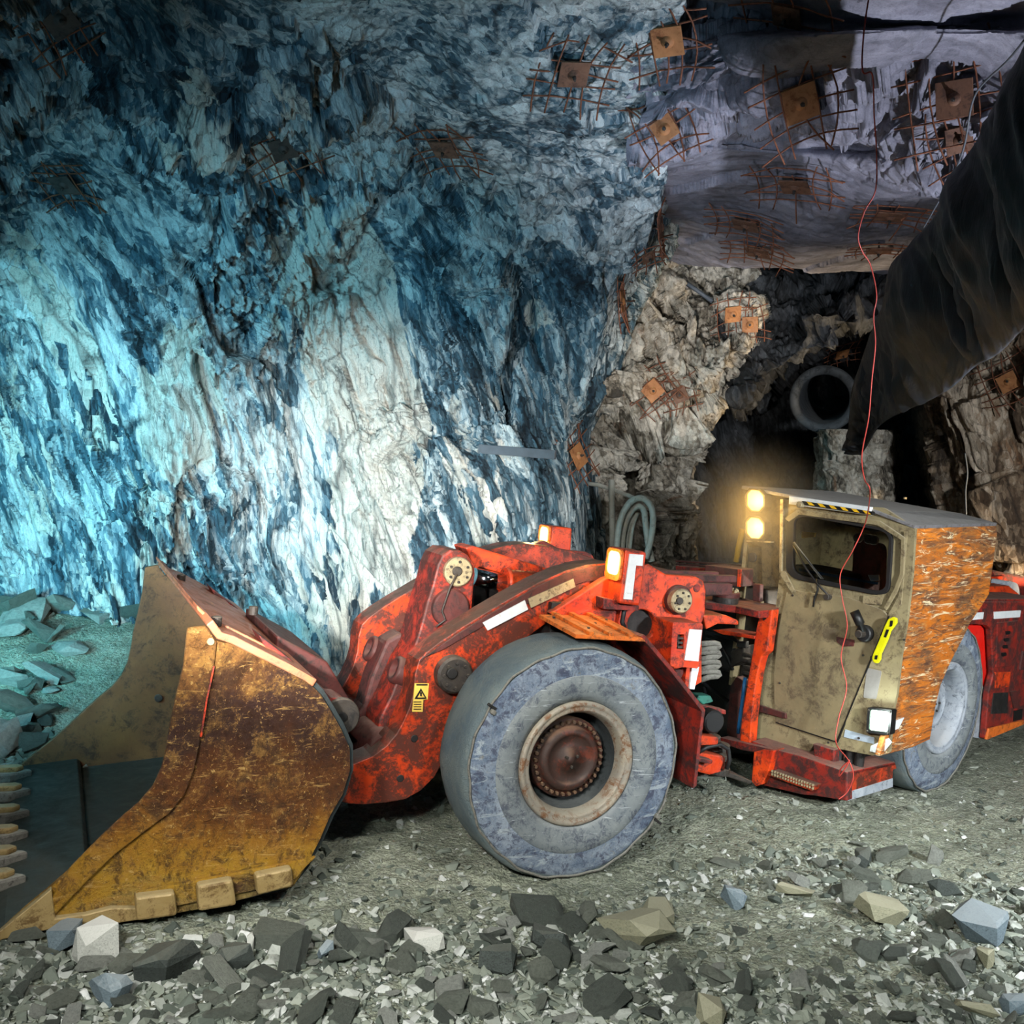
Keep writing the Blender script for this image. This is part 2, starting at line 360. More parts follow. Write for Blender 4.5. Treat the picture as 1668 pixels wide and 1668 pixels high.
# ---- bucket -------------------------------------------------------
out_edge=T('K1',[(800,405),(730,420),(714,560),(685,690),(662,790),(650,870),(630,960),(595,1035),(540,1100),(470,1160),(400,1225),(330,1295),(270,1355),(185,1430),(100,1500),(0,1590)])
bot_edge=T('K1',[(0,1622),(80,1604),(180,1584),(300,1566),(430,1562),(525,1548),(800,1500),(1140,1415)])
back_edge=T('K1',[(1185,1345),(1240,1240),(1283,1140),(1330,1060),(1360,965),(1358,880),(1322,800),(1285,735),(1245,670),(1190,615),(1100,575),(1000,525),(900,475),(840,462)])
side_poly=out_edge+bot_edge+back_edge
BW=3.2
bk=part(slab(MB(),side_poly,(FF,'N',0),.05),'bucket',M['bucket'],R0,.006,'large rusty yellow loading bucket lowered to the ground')
fb=MB(); fb.ext([FF.N(x,y,0)-FF.n*(BW-.05) for x,y in side_poly],-FF.n*.05); part(fb,'far_side_plate',M['bucketin'],bk,.004,'brown scratched far side plate of the bucket')
band=T('K1',[(800,405),(842,470),(832,560),(806,690),(785,800),(768,900),(752,970),(715,1065),(655,1135),(560,1205),(450,1290),(350,1385),(210,1530),(190,1480)]+[(270,1350),(330,1288),(400,1218),(470,1152),(540,1092),(595,1028),(628,955),(648,865),(660,785),(682,685),(712,560),(728,412)])
part(slab(MB(),band,(FF,'N',.035),.045),'side_cutter',M['bucket'],bk,.012,'raised scuffed edge band along the bucket mouth')
lipb=T('K1',[(200,1425),(-60,1640),(-60,1660),(10,1622),(180,1586),(300,1566),(430,1562),(540,1546),(560,1500),(430,1500),(330,1525),(215,1540)])
part(slab(MB(),lipb,(FF,'N',.045),.05),'lip_side_wear_plate',M['bucketlip'],bk,.012,'worn pale steel edge along the bottom of the side plate')
for q in([(525,1460),(680,1440),(690,1530),(530,1552)],[(765,1415),(905,1390),(920,1490),(770,1515)],[(990,1375),(1135,1345),(1142,1415),(1000,1452)]):
    b=MB(); P=[FF.N(x,y,.10) for x,y in T('K1',q)]; b.ext(P,-FF.n*.4); part(b,'wear_shoe',M['bucketlip'],bk,.02)
rib=T('K1',[(525,1440),(1230,1300),(1180,1350),(1140,1400),(540,1520)])
part(slab(MB(),rib,(FF,'N',.03),.04),'bottom_rail',M['bucket'],bk,.012)
def ribbon(pts3,off,vec):
    """sheet following a profile: pts3 in the side plane, thickness off (towards the inside), pushed along vec"""
    L=[FF.L(p) for p in pts3]; q=A([[l[0],l[2]] for l in L]); n=len(q); nn=[]
    for i in range(n):
        t=q[min(i+1,n-1)]-q[max(i-1,0)]; t/=np.linalg.norm(t); nn.append(A([-t[1],t[0]]))
    inner=[FF.P(q[i][0]+nn[i][0]*off,L[i][1],q[i][1]+nn[i][1]*off) for i in range(n)]
    return MB().ext(list(pts3)+inner[::-1],vec)
shell=[FF.N(x,y,0)-FF.n*.045 for x,y in T('K1',[(20,1618),(180,1580),(430,1548),(800,1480),(1130,1405),(1178,1340),(1235,1235),(1276,1140),(1322,1060),(1350,965),(1348,882),(1315,805),(1278,742),(1238,678),(1185,625)])]
c_in=FF.L(FF.N(350,1250,0))
o=ribbon(shell,.05,-FF.n*(BW-.09)); part(o,'back_and_floor_plate',M['bucketfloor'],bk,0,'dark curved floor and back inside the bucket')
topp=[FF.N(x,y,0)-FF.n*.0 for x,y in T('K1',[(1215,640),(1100,575),(1000,525),(900,475),(842,455),(800,400)])]
o=ribbon(topp,.05,-FF.n*(BW-.0)); part(o,'top_plate',M['buckettop'],bk,.008,'scraped orange plate along the top of the bucket')
q1=FF.L(FF.N(335,1020,0)); q2=FF.L(FF.N(380,1040,0)) # guard plate welded on the top, proud of the mouth edge by a dark slot
tl=[FF.L(p) for p in topp][::-1]; up_=[(l[0],l[2]) for l in tl]
b=MB(); g_=[(up_[0][0]+.02,up_[0][1]+.075)]+[(a-.03,c+.055) for a,c in up_[1:-1]]; g2=[(up_[0][0]+.02,up_[0][1]+.045)]+[(a-.03,c+.015) for a,c in up_[1:-1]]
b.ext([FF.P(a,-.30,c) for a,c in g_+g2[::-1]],-FF.n*(BW-.35)); part(b,'spill_guard',M['buckettop'],bk,.01)
rl=T('K1',[(828,560),(834,562),(806,690),(784,835),(776,833),(800,688)]); part(slab(MB(),rl,(FF,'N',.042),.01),'red_seam',M['red'],bk)
for a_,n_ in((.10,-.25),(.5,-1.2),(.12,-2.4)): part(MB().cyl(FF.P(q1[0]-a_,n_,q1[2]-.02-a_*.2),FF.k,.035,.06,12),'guard_bolt',M['grimy'],bk)
# lip: thick cutting edge with worn shrouds
l0=FF.L(FF.N(*T('K1',[(0,1606)])[0],0)); l1=FF.L(FF.N(*T('K1',[(185,1470)])[0],0))
b=MB(); z0=.02; b.ext([FF.P(l0[0]+.12,-.02,.02),FF.P(l0[0]-.02,-.02,.085),FF.P(l0[0]-.47,-.02,.13),FF.P(l0[0]-.5,-.02,.10),FF.P(l0[0]-.5,-.02,.02)],-FF.n*(BW-.04))
part(b,'cutting_edge',M['bucketfloor'],bk,.01,'dark worn cutting edge plate across the bucket mouth')
for i,n_ in enumerate((-.62,-1.02,-1.42,-1.86,-2.36,-2.85)):
    u_=l0[0]+.02-.0*i; b=MB(); w=.085
    b.ext([FF.P(u_+.16,n_+w*.7,.06),FF.P(u_+.02,n_+w,.06),FF.P(u_-.11,n_+w*.25,.06),FF.P(u_-.15,n_,.06),FF.P(u_-.11,n_-w*.3,.06),FF.P(u_+.02,n_-w,.06),FF.P(u_+.16,n_-w*.7,.06)],FF.k*.085)
    t=part(b,'lip_shroud',M['hose'],bk,.02)
    b=MB(); b.ext([FF.P(u_+.15,n_+w*.6,.14),FF.P(u_-.03,n_+w*.6,.14),FF.P(u_-.08,n_,.14),FF.P(u_-.03,n_-w*.6,.14),FF.P(u_+.15,n_-w*.6,.14)],FF.k*.045); part(b,'shroud_cap',M['bucketlip'],t,.015)
for c,r in(((343,1045),6),((337,1326),11)): pin(FF,c,r,(FF,'N',.036 if r<8 else .0),.012,'side_bolt','cab' if r<8 else 'bucket',bk)
pin(FF,(258,1137),6,(FF,'N',-BW+.06),.02,'side_bolt','grimy',bk)
# hinge brackets behind the bucket
hb=T('BT',[(840,560),(1060,730),(1200,850),(1330,985),(1400,990),(1462,1030),(1484,1100),(1478,1180),(1440,1250),(1340,1300),(1200,1200),(1000,900)])
for n_,nm in((-.30,'hinge_bracket'),(-2.55,'hinge_bracket')):
    b=MB(); b.ext([FF.N(x,y,-.30)+FF.n*(n_+.30) for x,y in hb],-FF.n*.28); h=part(b,nm,M['red_dark'],bk,.015,'red hinge bracket at the back of the bucket')
    p=FF.N(555,1166,-.30)+FF.n*(n_+.30); part(MB().cyl(p-FF.n*.02,FF.n,.125,.05,30),'hinge_pin',M['grimy'],h); part(MB().cyl(p+FF.n*.02,FF.n,.035,.03,12),'grease_boss',M['black'],h)
for x0,y0,x1,y1 in((425,1062,550,1168),(400,1040,520,1130)):
    p,q=FF.N(x0,y0,-.9),FF.N(x1,y1,-.7); part(MB().box((p+q)/2,(q-p)/2,FF.n*.05,unit(np.cross(q-p,FF.n))*.05),'back_rib',M['red_dark'],bk,.01)
b=MB(); b.ext([FF.P(q1[0]-.62,-.9,q1[2]-.22),FF.P(q1[0]-1.0,-.9,q1[2]-.42),FF.P(q1[0]-1.28,-.9,q1[2]-.85),FF.P(q1[0]-1.1,-.9,q1[2]-1.0),FF.P(q1[0]-.62,-.9,q1[2]-.5)],-FF.n*1.3); part(b,'back_box',M['maroon'],bk,.02)
# ---- boom ----------------------------------------------------------
bo=T('K2',[(1620,330),(1540,290),(1440,255),(1330,230),(1195,214),(1100,222),(1000,250),(880,303),(760,370),(640,440),(520,515),(430,575),(372,620),(340,655),(322,720),(316,800),(296,870),(268,935),(236,990),(190,1045),(130,1090),(60,1118),(10,1140),(-30,1170),(-50,1230),(-30,1290),(20,1305),(100,1308),(190,1300),(280,1285),(350,1245),(410,1185),(470,1080),(520,940),(570,810),(660,690),(780,590),(900,500),(1040,410),(1195,330),(1400,420),(1560,460),(1640,400)])
boom=part(slab(MB(),bo,(FF,'N',-.74),.27),'boom',M['red_boom'],R0,.02,'curved orange lifting boom with dirty upper edge')
fb=MB(); fb.ext([FF.N(x,y,-.74)-FF.n*1.55 for x,y in bo],-FF.n*.27); part(fb,'boom_arm',M['red_boom'],boom,.02)
a=FF.N(640,1240,-.8); part(MB().tube([a-FF.n*.1,a-FF.n*1.75],.17,20),'cross_tube',M['maroon'],boom)
# raised worn face and rim along the near arm
fl=T('K2',[(1190,290),(1190,222),(1100,236),(1000,264),(880,318),(760,388),(640,458),(520,533),(440,588),(400,618),(352,650),(345,668),(372,640),(450,608),(540,556),(650,492),(770,430),(890,372),(1000,328),(1100,298)])
part(slab(MB(),fl,(FF,'N',-.725),.03),'upper_flange',M['maroon'],boom,.006,'grimy brown wear strip along the top of the boom arm')
pin(FF,(735,1096),30,(FF,'N',-.74),.10,'pin_cap','grimy',boom,8)
pin(FF,(735,1096),9,(FF,'N',-.64),.03,'grease_boss','dark',boom)
part(slab(MB(),T('K2',[(630,485),(820,383),(835,425),(652,520)]),(FF,'N',-.715),.012),'reflective_strip',M['white'],boom,0,'white reflective strip on the boom')
part(slab(MB(),T('K2',[(835,376),(1040,285),(1050,322),(848,418)]),(FF,'N',-.715),.012),'dusty_strip',M['cap'],boom,0,'tan dusty strip on the boom')
for c in((675,1203),(652,1268)): pin(FF,c,6,(FF,'N',-.74),.006,'boom_hole','dark',boom)
# warning decal
dc=part(slab(MB(),T('K2',[(322,760),(386,760),(380,832),(360,834),(357,888),(310,888)]),(FF,'N',-.73),.012),'warning_label',M['decal'],boom,0,'small yellow warning decal with a black triangle')
for tri in([(322,828),(350,782),(376,828),(368,824),(350,794),(332,824)],[(332,824),(368,824),(376,830),(322,830)]):
    part(slab(MB(),T('K2',tri),(FF,'N',-.724),.006),'warning_triangle',M['black'],dc)
part(slab(MB(),T('K2',[(346,800),(354,800),(353,818),(347,818)]),(FF,'N',-.724),.006),'warning_symbol',M['black'],dc)
for k in range(4): part(slab(MB(),T('K2',[(318,842+k*11),(352,842+k*11),(351,845+k*11),(317,845+k*11)]),(FF,'N',-.724),.006),'printed_line',M['black'],dc)
part(slab(MB(),T('K2',[(330,763),(380,763),(379,769),(329,769)]),(FF,'N',-.724),.006),'printed_line',M['black'],dc)
# ---- tilt lever ------------------------------------------------------
lv=T('BM',[(600,125),(660,128),(705,155),(738,205),(745,260),(735,350),(728,440),(720,560),(620,700),(520,850),(400,1000),(330,1100),(250,1200),(190,1180),(200,1080),(265,950),(300,860),(340,770),(395,680),(425,590),(450,500),(470,420),(500,330),(515,270),(530,210),(556,155)])
lev=part(slab(MB(),lv,(FF,'N',-1.15),.42),'tilt_lever',M['red_lever'],R0,.035,'tall red tilt lever standing between the boom arms')
pin(FF,T('BM',[(640,245)])[0],24,(FF,'N',-1.15),.05,'pin_cap','cap',lev,6); pin(FF,T('BM',[(640,245)])[0],8,(FF,'N',-1.10),.02,'grease_boss','grimy',lev)
pin(FF,T('BM',[(596,450)])[0],31,(FF,'N',-1.15),.06,'pivot_boss','maroon',lev)
c=T('BM',[(640,260),(600,340),(580,400),(555,470),(575,520),(520,560)]); part(MB().tube([FF.N(x,y,-1.07) for x,y in c],.008,8),'grease_line',M['grimy'],lev)
lk=T('BM',[(240,640),(330,590),(370,640),(330,800),(250,980),(170,1140),(60,1220),(40,1100),(110,1000),(150,850)])
lnk=MB(); lnk.ext([FF.N(x,y,-1.5) for x,y in lk],-FF.n*.25); lk_o=part(lnk,'bucket_link',M['maroon'],lev,.03,'dark grimy link from the lever to the bucket')
for c,n_ in(((345,820),-1.2),((200,700),-1.75)):
    p=FF.N(*T('BM',[c])[0],n_); ax=unit(FF.u*.9+FF.k*.35); part(MB().lathe(p-ax*.12,ax,[(.001,.0),(.10,0),(.11,.02),(.11,.2),(.10,.22),(.065,.22),(.06,.12),(.001,.12)],28),'link_stub',M['maroon'],lk_o)
# ---- tilt cylinder --------------------------------------------------
a=FF.N(*T('BM',[(735,275)])[0],-1.5); b_=FF.N(*T('BM',[(905,312)])[0],-1.5); c_=FF.N(980,960,-1.5)
part(MB().tube([a,b_],.075,24),'cylinder_rod',M['chrome'],R0,0,'polished chrome tilt cylinder rod')
cy=part(MB().tube([b_,b_+(c_-b_)*.04,b_+(c_-b_)*.05,c_],[.13,.13,.115,.115],24),'cylinder_barrel',M['red'],R0)
ub=T('BM',[(690,112),(735,102),(1042,196),(1260,262),(1260,400),(1042,312),(900,262),(770,222),(735,250),(715,170)])
part(slab(MB(),ub,(FF,'N',-1.62),.30),'lever_frame',M['red'],R0,.012,'orange box beam behind the tilt lever')
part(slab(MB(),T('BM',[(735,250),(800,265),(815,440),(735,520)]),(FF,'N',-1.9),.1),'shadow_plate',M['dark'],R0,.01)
# ---- front frame -----------------------------------------------------
fp=T('FL',[(272,782),(500,640),(712,505),(1000,400),(1060,385),(1205,470),(1440,487),(1500,520),(1522,600),(1515,780),(1490,860),(1490,1330),(1200,1500),(900,1300),(700,900)])
frm=part(slab(MB(),fp,(FF,'N',-.62),.09,[T('FL',circ(1008,872,112,122))]),'front_frame',M['red'],R0,.012,'bright orange side plate of the front frame')
b=MB(); b.ext([FF.N(x,y,-.62)-FF.n*1.9 for x,y in fp],-FF.n*.09); part(b,'far_frame_plate',M['red_dark'],frm,.01)
part(slab(MB(),T('FL',circ(1008,872,130,140)),(FF,'N',-1.1),.05),'dark_hole_backing',M['dark'],frm)
for c in([(870,790),(930,880),(1010,935)],[(920,850),(990,870),(1060,840)]): part(MB().tube([FF.N(x,y,-.8) for x,y in T('FL',c)],.02,8),'hose',M['hose'],frm)
c=T('FL',[(870,735),(862,790),(850,850),(870,900)]); part(MB().tube([FF.N(x,y,-.56) for x,y in c],.018,8),'lamp_cable',M['rubber'],frm)
pin(FF,T('FL',[(1288,668)])[0],24,(FF,'N',-.62),.05,'pin_cap','maroon',frm,0)
p,r,o=pin(FF,T('FL',[(1300,675)])[0],20,(FF,'N',-.57),.06,'pivot_cap','cap',frm,7)
pin(FF,T('FL',[(1305,680)])[0],6,(FF,'N',-.51),.02,'grease_boss','grimy',frm)
pin(FF,T('FL',[(1446,580)])[0],6.6,(FF,'N',-.62),.006,'lifting_hole','red_dark',frm)
# top decks behind
K_=lambda fr,pts,k:[fr.K(x,y,k) for x,y in pts]
for q,k,m,t,nm in(([(1040,905),(1225,918),(1215,932),(1060,925)],2.2,'maroon',.05,'deck_rail'),([(1060,915),(1200,935),(1200,955),(1075,935)],2.1,'red_dark',.05,'deck_plate')):
    pass
b=MB(); b.box(FF.P(-1.55,-1.6,2.0),FF.u*.45,FF.n*.75,FF.k*.05); part(b,'top_deck',M['maroon'],frm,.01)
for n_ in(-.98,-1.25): part(MB().box(FF.P(-1.6,n_,2.08),FF.u*.5,FF.n*.04,FF.k*.03),'deck_rail',M['maroon'],frm,.008)
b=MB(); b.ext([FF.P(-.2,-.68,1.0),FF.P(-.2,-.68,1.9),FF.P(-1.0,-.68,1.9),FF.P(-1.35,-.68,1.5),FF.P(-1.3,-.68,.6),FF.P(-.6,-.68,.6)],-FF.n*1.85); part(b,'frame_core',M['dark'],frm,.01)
part(MB().tube([FF.P(0,-.5,.82),FF.P(0,-2.7,.82)],.22,24),'axle',M['dark'],frm)
# lamp boxes
def lampbox(parent,face,side,n0,lens,nm_label,top=True,strip=None):
    """near side plane quad `side` at n0 pushed inward .26; lens on the front face"""
    b=MB(); P=[FF.N(x,y,n0) for x,y in side]; b.ext(P,-FF.n*.27); o=part(b,'headlight_housing',M['red'],parent,.018,nm_label)
    L=[FF.L(p) for p in P]; u0=max(L[0][0],L[3][0]); 
    tu=FF.L(P[0]); bu=FF.L(P[3])
    def fpt(s,t,d): # s across (0 near edge..1 inner), t up fraction
        uu=bu[0]+(tu[0]-bu[0])*t; kk=bu[2]+(tu[2]-bu[2])*t; return FF.P(uu+d,n0-.27*s,kk)
    bz=[fpt(s,t,.0) for s,t in((.08,.42),(.92,.42),(.92,.97),(.08,.97))]
    q=[(.14,lens[0]),(.86,lens[0]),(.86,lens[1]),(.14,lens[1])]
    part(MB().ext([fpt(s,t,.0) for s,t in rrect([(.07,.40),(.93,.40),(.93,.98),(.07,.98)],.2)],FF.u*.02,[[fpt(s,t,.0) for s,t in rrect(q,.3)]]),'lamp_bezel',M['orange'],o)
    le=part(MB().ext([fpt(s,t,.0) for s,t in rrect(q,.3)],FF.u*.012),'lamp_lens',M['lampw'],o,0,'glowing warm white lens')
    c=fpt(.5,(lens[0]+lens[1])/2,.08); return o,c
hl,hc=lampbox(frm,None,T('FL',[(880,268),(1048,290),(990,722),(830,705)]),-.42,(.50,.93),'orange box with a lit headlight above the front wheel')
part(slab(MB(),T('FL',[(912,305),(1022,314),(1014,402),(962,398),(932,672),(864,666)]),(FF,'N',-.408),.014),'reflective_strip',M['white'],hl,0,'white reflective strip on the headlight box')
part(slab(MB(),T('FL',[(700,655),(990,722),(985,760),(700,748)]),(FF,'N',-.5),.14),'lamp_bracket',M['red_dark'],hl,.01)
hl2,hc2=lampbox(frm,None,T('FL',[(292,82),(452,100),(440,330),(272,300)]),-2.62,(.22,.92),'far headlight box standing behind the boom')
# fender
k1=FF.L(FF.N(*T('FL',[(480,948)])[0],.03)); k2=FF.L(FF.N(*T('FL',[(1042,976)])[0],.03)); 
i1=FF.L(FF.N(*T('FL',[(186,788)])[0],-.6)); i2=FF.L(FF.N(*T('FL',[(690,798)])[0],-.6))
b=MB(); P=[FF.P(*k1),FF.P(*k2),FF.P(*i2),FF.P(*i1)]; b.ext(P[:3],-FF.k*.03); b.ext([P[0],P[2],P[3]],-FF.k*.03); fen=part(b,'fender',M['orange'],frm,.004,'rusty orange fender plate over the front wheel')
for s in(.22,.5,.78):
    p=P[0]+(P[1]-P[0])*s; q=P[3]+(P[2]-P[3])*s; part(MB().box((p+q)/2+FF.k*.012,(q-p)/2,FF.u*.02,FF.k*.012),'fender_rib',M['orange'],fen,.004)
for s,t in((.12,.8),(.35,.3),(.6,.55),(.85,.2),(.9,.75)):
    p=(P[0]*(1-s)+P[1]*s)*(1-t)+(P[3]*(1-s)+P[2]*s)*t; part(MB().cyl(p,FF.k,.012,.014,6),'fender_bolt',M['grimy'],fen)
pl=[FF.L(FF.N(x,y,.03)) for x,y in T('K2',[(1345,548),(1480,706),(1622,888),(1607,1000),(1582,1236)])]
b=MB(); q=[FF.P(l[0],.03,l[2]) for l in pl]+[FF.P(l[0]-.03,.03,l[2]+.015) for l in pl[::-1]]
b.ext(q,-FF.n*.62); part(b,'mudguard',M['red_dark'],fen,.004,'dark red mudguard curving down behind the front wheel')
# junction box and reflectors behind the wheel
jb=part(slab(MB(),rrect(T('K2',[(1490,482),(1628,488),(1606,692),(1478,682)]),.08),(FF,'N',-.30),.28,[T('K2',[(1512,538),(1542,538),(1538,606),(1508,604)])]),'junction_box',M['red'],frm,.012,'orange junction box with a louvred slot')
part(slab(MB(),T('K2',[(1505,530),(1550,530),(1545,612),(1500,612)]),(FF,'N',-.35),.02),'slot_backing',M['black'],jb)
for y in(552,572,592): part(slab(MB(),T('K2',[(1512,y),(1541,y),(1541,y+8),(1512,y+8)]),(FF,'N',-.31),.02),'louvre',M['grimy'],jb)
part(slab(MB(),T('K2',[(1566,514),(1622,518),(1606,660),(1544,654)]),(FF,'N',-.29),.014),'reflector',M['white'],jb,0,'white reflector')
part(slab(MB(),T('AR',[(72,738),(102,738),(82,900),(60,880)]),(FF,'N',-.42),.06),'frame_bar',M['red'],frm,.006)
part(slab(MB(),T('AR',[(108,738),(156,740),(124,885),(92,882)]),(FF,'N',-.40),.02),'reflector',M['white'],frm,0,'narrow white reflector under the junction box')
part(slab(MB(),T('AR',[(0,760),(70,740),(30,830)]),(FF,'N',-.45),.02),'gusset',M['red_dark'],frm)
# ---- front and rear wheels -------------------------------------------
def wheel(fr,hubpx,R,Rr,rimmat,hubmat,parent,dist=None,w=.58,label=None):
    c=fr.N(*hubpx,0); c=fr.P(fr.L(c)[0],0,R-.02) if dist is None else dist
    ax=fr.n; rng=np.random.default_rng(3); W=[]
    # tyre: flat sidewall face, rounded worn shoulder, smooth tread
    prof=[(Rr+.0,-.06),(Rr+.01,-.01),(Rr+.06,.022),(Rr+.13,.03),(Rr+.19,.028),(Rr+.195,.022),(Rr+.24,.016),(R-.09,.0),(R-.075,-.004),(R-.05,-.012),(R-.045,-.02)]
    tr=[(R-.045,-.02),(R-.03,-.022),(R-.012,-.04),(R,-.09),(R+.006,-.2),(R+.006,-w+.2),(R,-w+.09),(R-.05,-w+.02),(R-.15,-w-.02),(Rr+.02,-w),(Rr,-w+.05),(Rr,-.06)]
    def ring(pr,seg,mb,amp):
        x=fr.u; y=fr.k; vs=[]
        for j in range(seg):
            a_=2*math.pi*j/seg; d=math.cos(a_)*x+math.sin(a_)*y
            for (r,h) in pr: vs.append(c+d*r+ax*h)
        vs=A(vs); dsp=fbm(vs*5,3,11)*amp
        for j in range(seg):
            a_=2*math.pi*j/seg; d=math.cos(a_)*x+math.sin(a_)*y
            for i,(r,h) in enumerate(pr):
                k=j*len(pr)+i
                vs[k]+=d*dsp[k]*(1 if r>R-.08 else .2)
                z=vs[k][2]
                if z<.015: vs[k][2]=.015-.1*(.015-z)+.0
        n=len(pr); fs=[(j*n+i,((j+1)%seg)*n+i,((j+1)%seg)*n+i+1,j*n+i+1) for j in range(seg) for i in range(n-1)]
        mb.add(vs,fs,True)
    b=MB(); ring(tr,180,b,.014); ty=part(b,'wheel',M['tread'],parent,0,label)
    b=MB(); ring(prof[5:],180,b,.010); part(b,'sidewall',M['tyre'],ty,0,'blue-grey scuffed sidewall with scars')
    b=MB(); ring(prof[:6],180,b,.004); part(b,'inner_sidewall',M['tyrein'],ty,0,'lighter grey inner ring of the tyre')
    # worn edge bead
    b=MB(); pts=[]
    for j in range(145):
        a_=2*math.pi*j/144; rr=R-.035+.006*math.sin(a_*9)+.005*math.sin(a_*23+1); p=c+(math.cos(a_)*fr.u+math.sin(a_)*fr.k)*rr-ax*.012; p[2]=max(p[2],.02); pts.append(p)
    b.tube(pts,.009,6,caps=False); part(b,'worn_shoulder_edge',M['hose'],ty)
    b=MB(); b.lathe(c,ax,[(Rr+.005,-.05),(Rr+.004,.004),(Rr-.012,.02),(Rr-.03,.012),(Rr-.045,.0),(Rr-.055,.008),(Rr-.068,.0),(Rr-.082,-.03),(Rr-.092,-.06),(Rr-.095,-.09)],72); rim=part(b,'rim',M[rimmat],ty)
    b=MB(); b.lathe(c,ax,[(Rr-.093,-.085),(Rr-.10,-.25),(Rr-.11,-.36),(.001,-.38)],64); part(b,'rim_well',M['rimdark' if rimmat=='rim' else 'rimw'],ty)
    hr=Rr*.56
    b=MB(); b.lathe(c,ax,[(hr+.045,-.36),(hr+.045,-.17),(hr+.035,-.155),(hr-.012,-.155),(hr-.014,-.13),(hr-.03,-.105),(hr-.05,-.098),(hr-.07,-.096),(hr-.072,-.104),(.085,-.104),(.083,-.094),(.03,-.093),(.03,-.086),(.001,-.086)],64); hb=part(b,'hub',M[hubmat],ty,0)
    for j in range(34):
        a_=2*math.pi*j/34; part(MB().cyl(c+(math.cos(a_)*fr.u+math.sin(a_)*fr.k)*(hr+.014)-ax*.157,ax,.0135,.03,8),'wheel_nut',M['cap2' if hubmat=='hub' else 'rimw'],hb)
    for j in range(3):
        a_=2*math.pi*j/3+.5; part(MB().cyl(c+(math.cos(a_)*fr.u+math.sin(a_)*fr.k)*.05-ax*.096,ax,.012,.02,6),'hub_plug',M['grimy'],hb)
    return c,ty
wf,wfo=wheel(FF,(940,1249),.862,.448,'rim','hub',R0,label='front wheel with a smooth worn grey tyre')
# two torn nicks in the shoulder
for px,ax_ in(((803,1152),.3),((1070,1337),-.2)):
    p=FF.N(px[0],px[1],.0); b=MB(); d=unit(p-wf); t_=np.cross(FF.n,d)
    b.box(p+d*.01,d*.035,t_*.010,FF.n*.012); part(b,'tyre_nick',M['dark'],wfo,.004)
    b=MB(); b.box(p-d*.02+t_*.028,d*.02,t_*.018,FF.n*.02); part(b,'torn_flap',M['hose'],wfo,.01)
wr,wro=wheel(RR,(1540,1157),.862,.455,'rimw','rimw',R0,label='rear wheel with a pale dusty rim, half hidden by the cab')
for fr,c in((FF,wf),(RR,wr)):
    b=MB(); q=c-fr.n*2.62; b.lathe(q,fr.n,[(.2,.0),(.5,.0),(.8,-.02),(.862,-.1),(.862,-.5),(.8,-.58),(.5,-.56),(.2,-.56)],72); part(b,'far_wheel',M['tread'],R0)
# ---- rear half -------------------------------------------------------
UD=RR.L(RR.N(1489,862,.11))[0]          # plane of the cab's door wall
UP_=UD+.28                               # plane of the frame bulkhead in front of it
pd=RR.L(RR.U(1245,1000,UP_)); 
rf=part(slab(MB(),T('AR',[(548,380),(628,370),(612,500),(592,640),(560,670),(545,720),(528,800),(505,960),(492,1080),(482,1238),(415,1232),(430,1060),(468,820),(500,640),(520,500)]),(RR,'U',UP_),.12),'rear_frame',M['red'],R0,.012,'bright orange upright and base of the rear frame')
part(slab(MB(),T('AR',[(560,395),(585,390),(588,430),(568,440)]),(RR,'U',UP_+.004),.02),'post_hole',M['dark'],rf)
tpz=RR.L(RR.U(*T('AR',[(600,372)])[0],UP_))
# hinge top plate (level), seen edge-on with its pin cap
b=MB(); k0=tpz[2]; 
tp=[RR.K(x,y,k0) for x,y in T('AR',[(190,318),(390,345),(545,378),(628,372),(700,345),(560,320),(440,290),(260,270),(190,285)])]
part(b.ext(tp,-RR.k*.07),'hinge_plate',M['red_dark'],rf,.01,'dirty orange top hinge plate')
p=RR.K(*T('AR',[(322,322)])[0],k0); part(MB().cyl(p,RR.k,.125,.06,30),'hinge_cap',M['grimy'],rf); part(MB().cyl(p+RR.k*.06,RR.k,.135,.05,30),'hinge_cap_lid',M['maroon'],rf)
for i in range(12):
    t=2*math.pi*i/12; part(MB().cyl(p+RR.k*.11+(RR.u*math.cos(t)+RR.n*math.sin(t))*.105,RR.k,.012,.03,6),'hinge_bolt',M['cap'],rf)
for x,y in((480,300),(520,315),(560,325)): part(MB().cyl(RR.K(*T('AR',[(x,y)])[0],k0),RR.k,.02,.02,8),'plate_nut',M['cap'],rf)
# lower front-frame hinge arm and second plate
part(slab(MB(),T('AR',[(180,405),(330,405),(410,440),(412,470),(280,462),(200,500)]),(FF,'N',-1.15),.5),'hinge_arm',M['red'],frm,.015)
p=RR.K(*T('AR',[(340,430)])[0],k0-.32); part(MB().cyl(p,RR.k,.14,.12,30),'hinge_bearing',M['grimy'],rf)
part(slab(MB(),T('AR',[(235,500),(290,498),(515,540),(510,560),(300,530)]),(RR,'U',UP_+.01),.25),'cross_plate',M['red'],rf,.006)
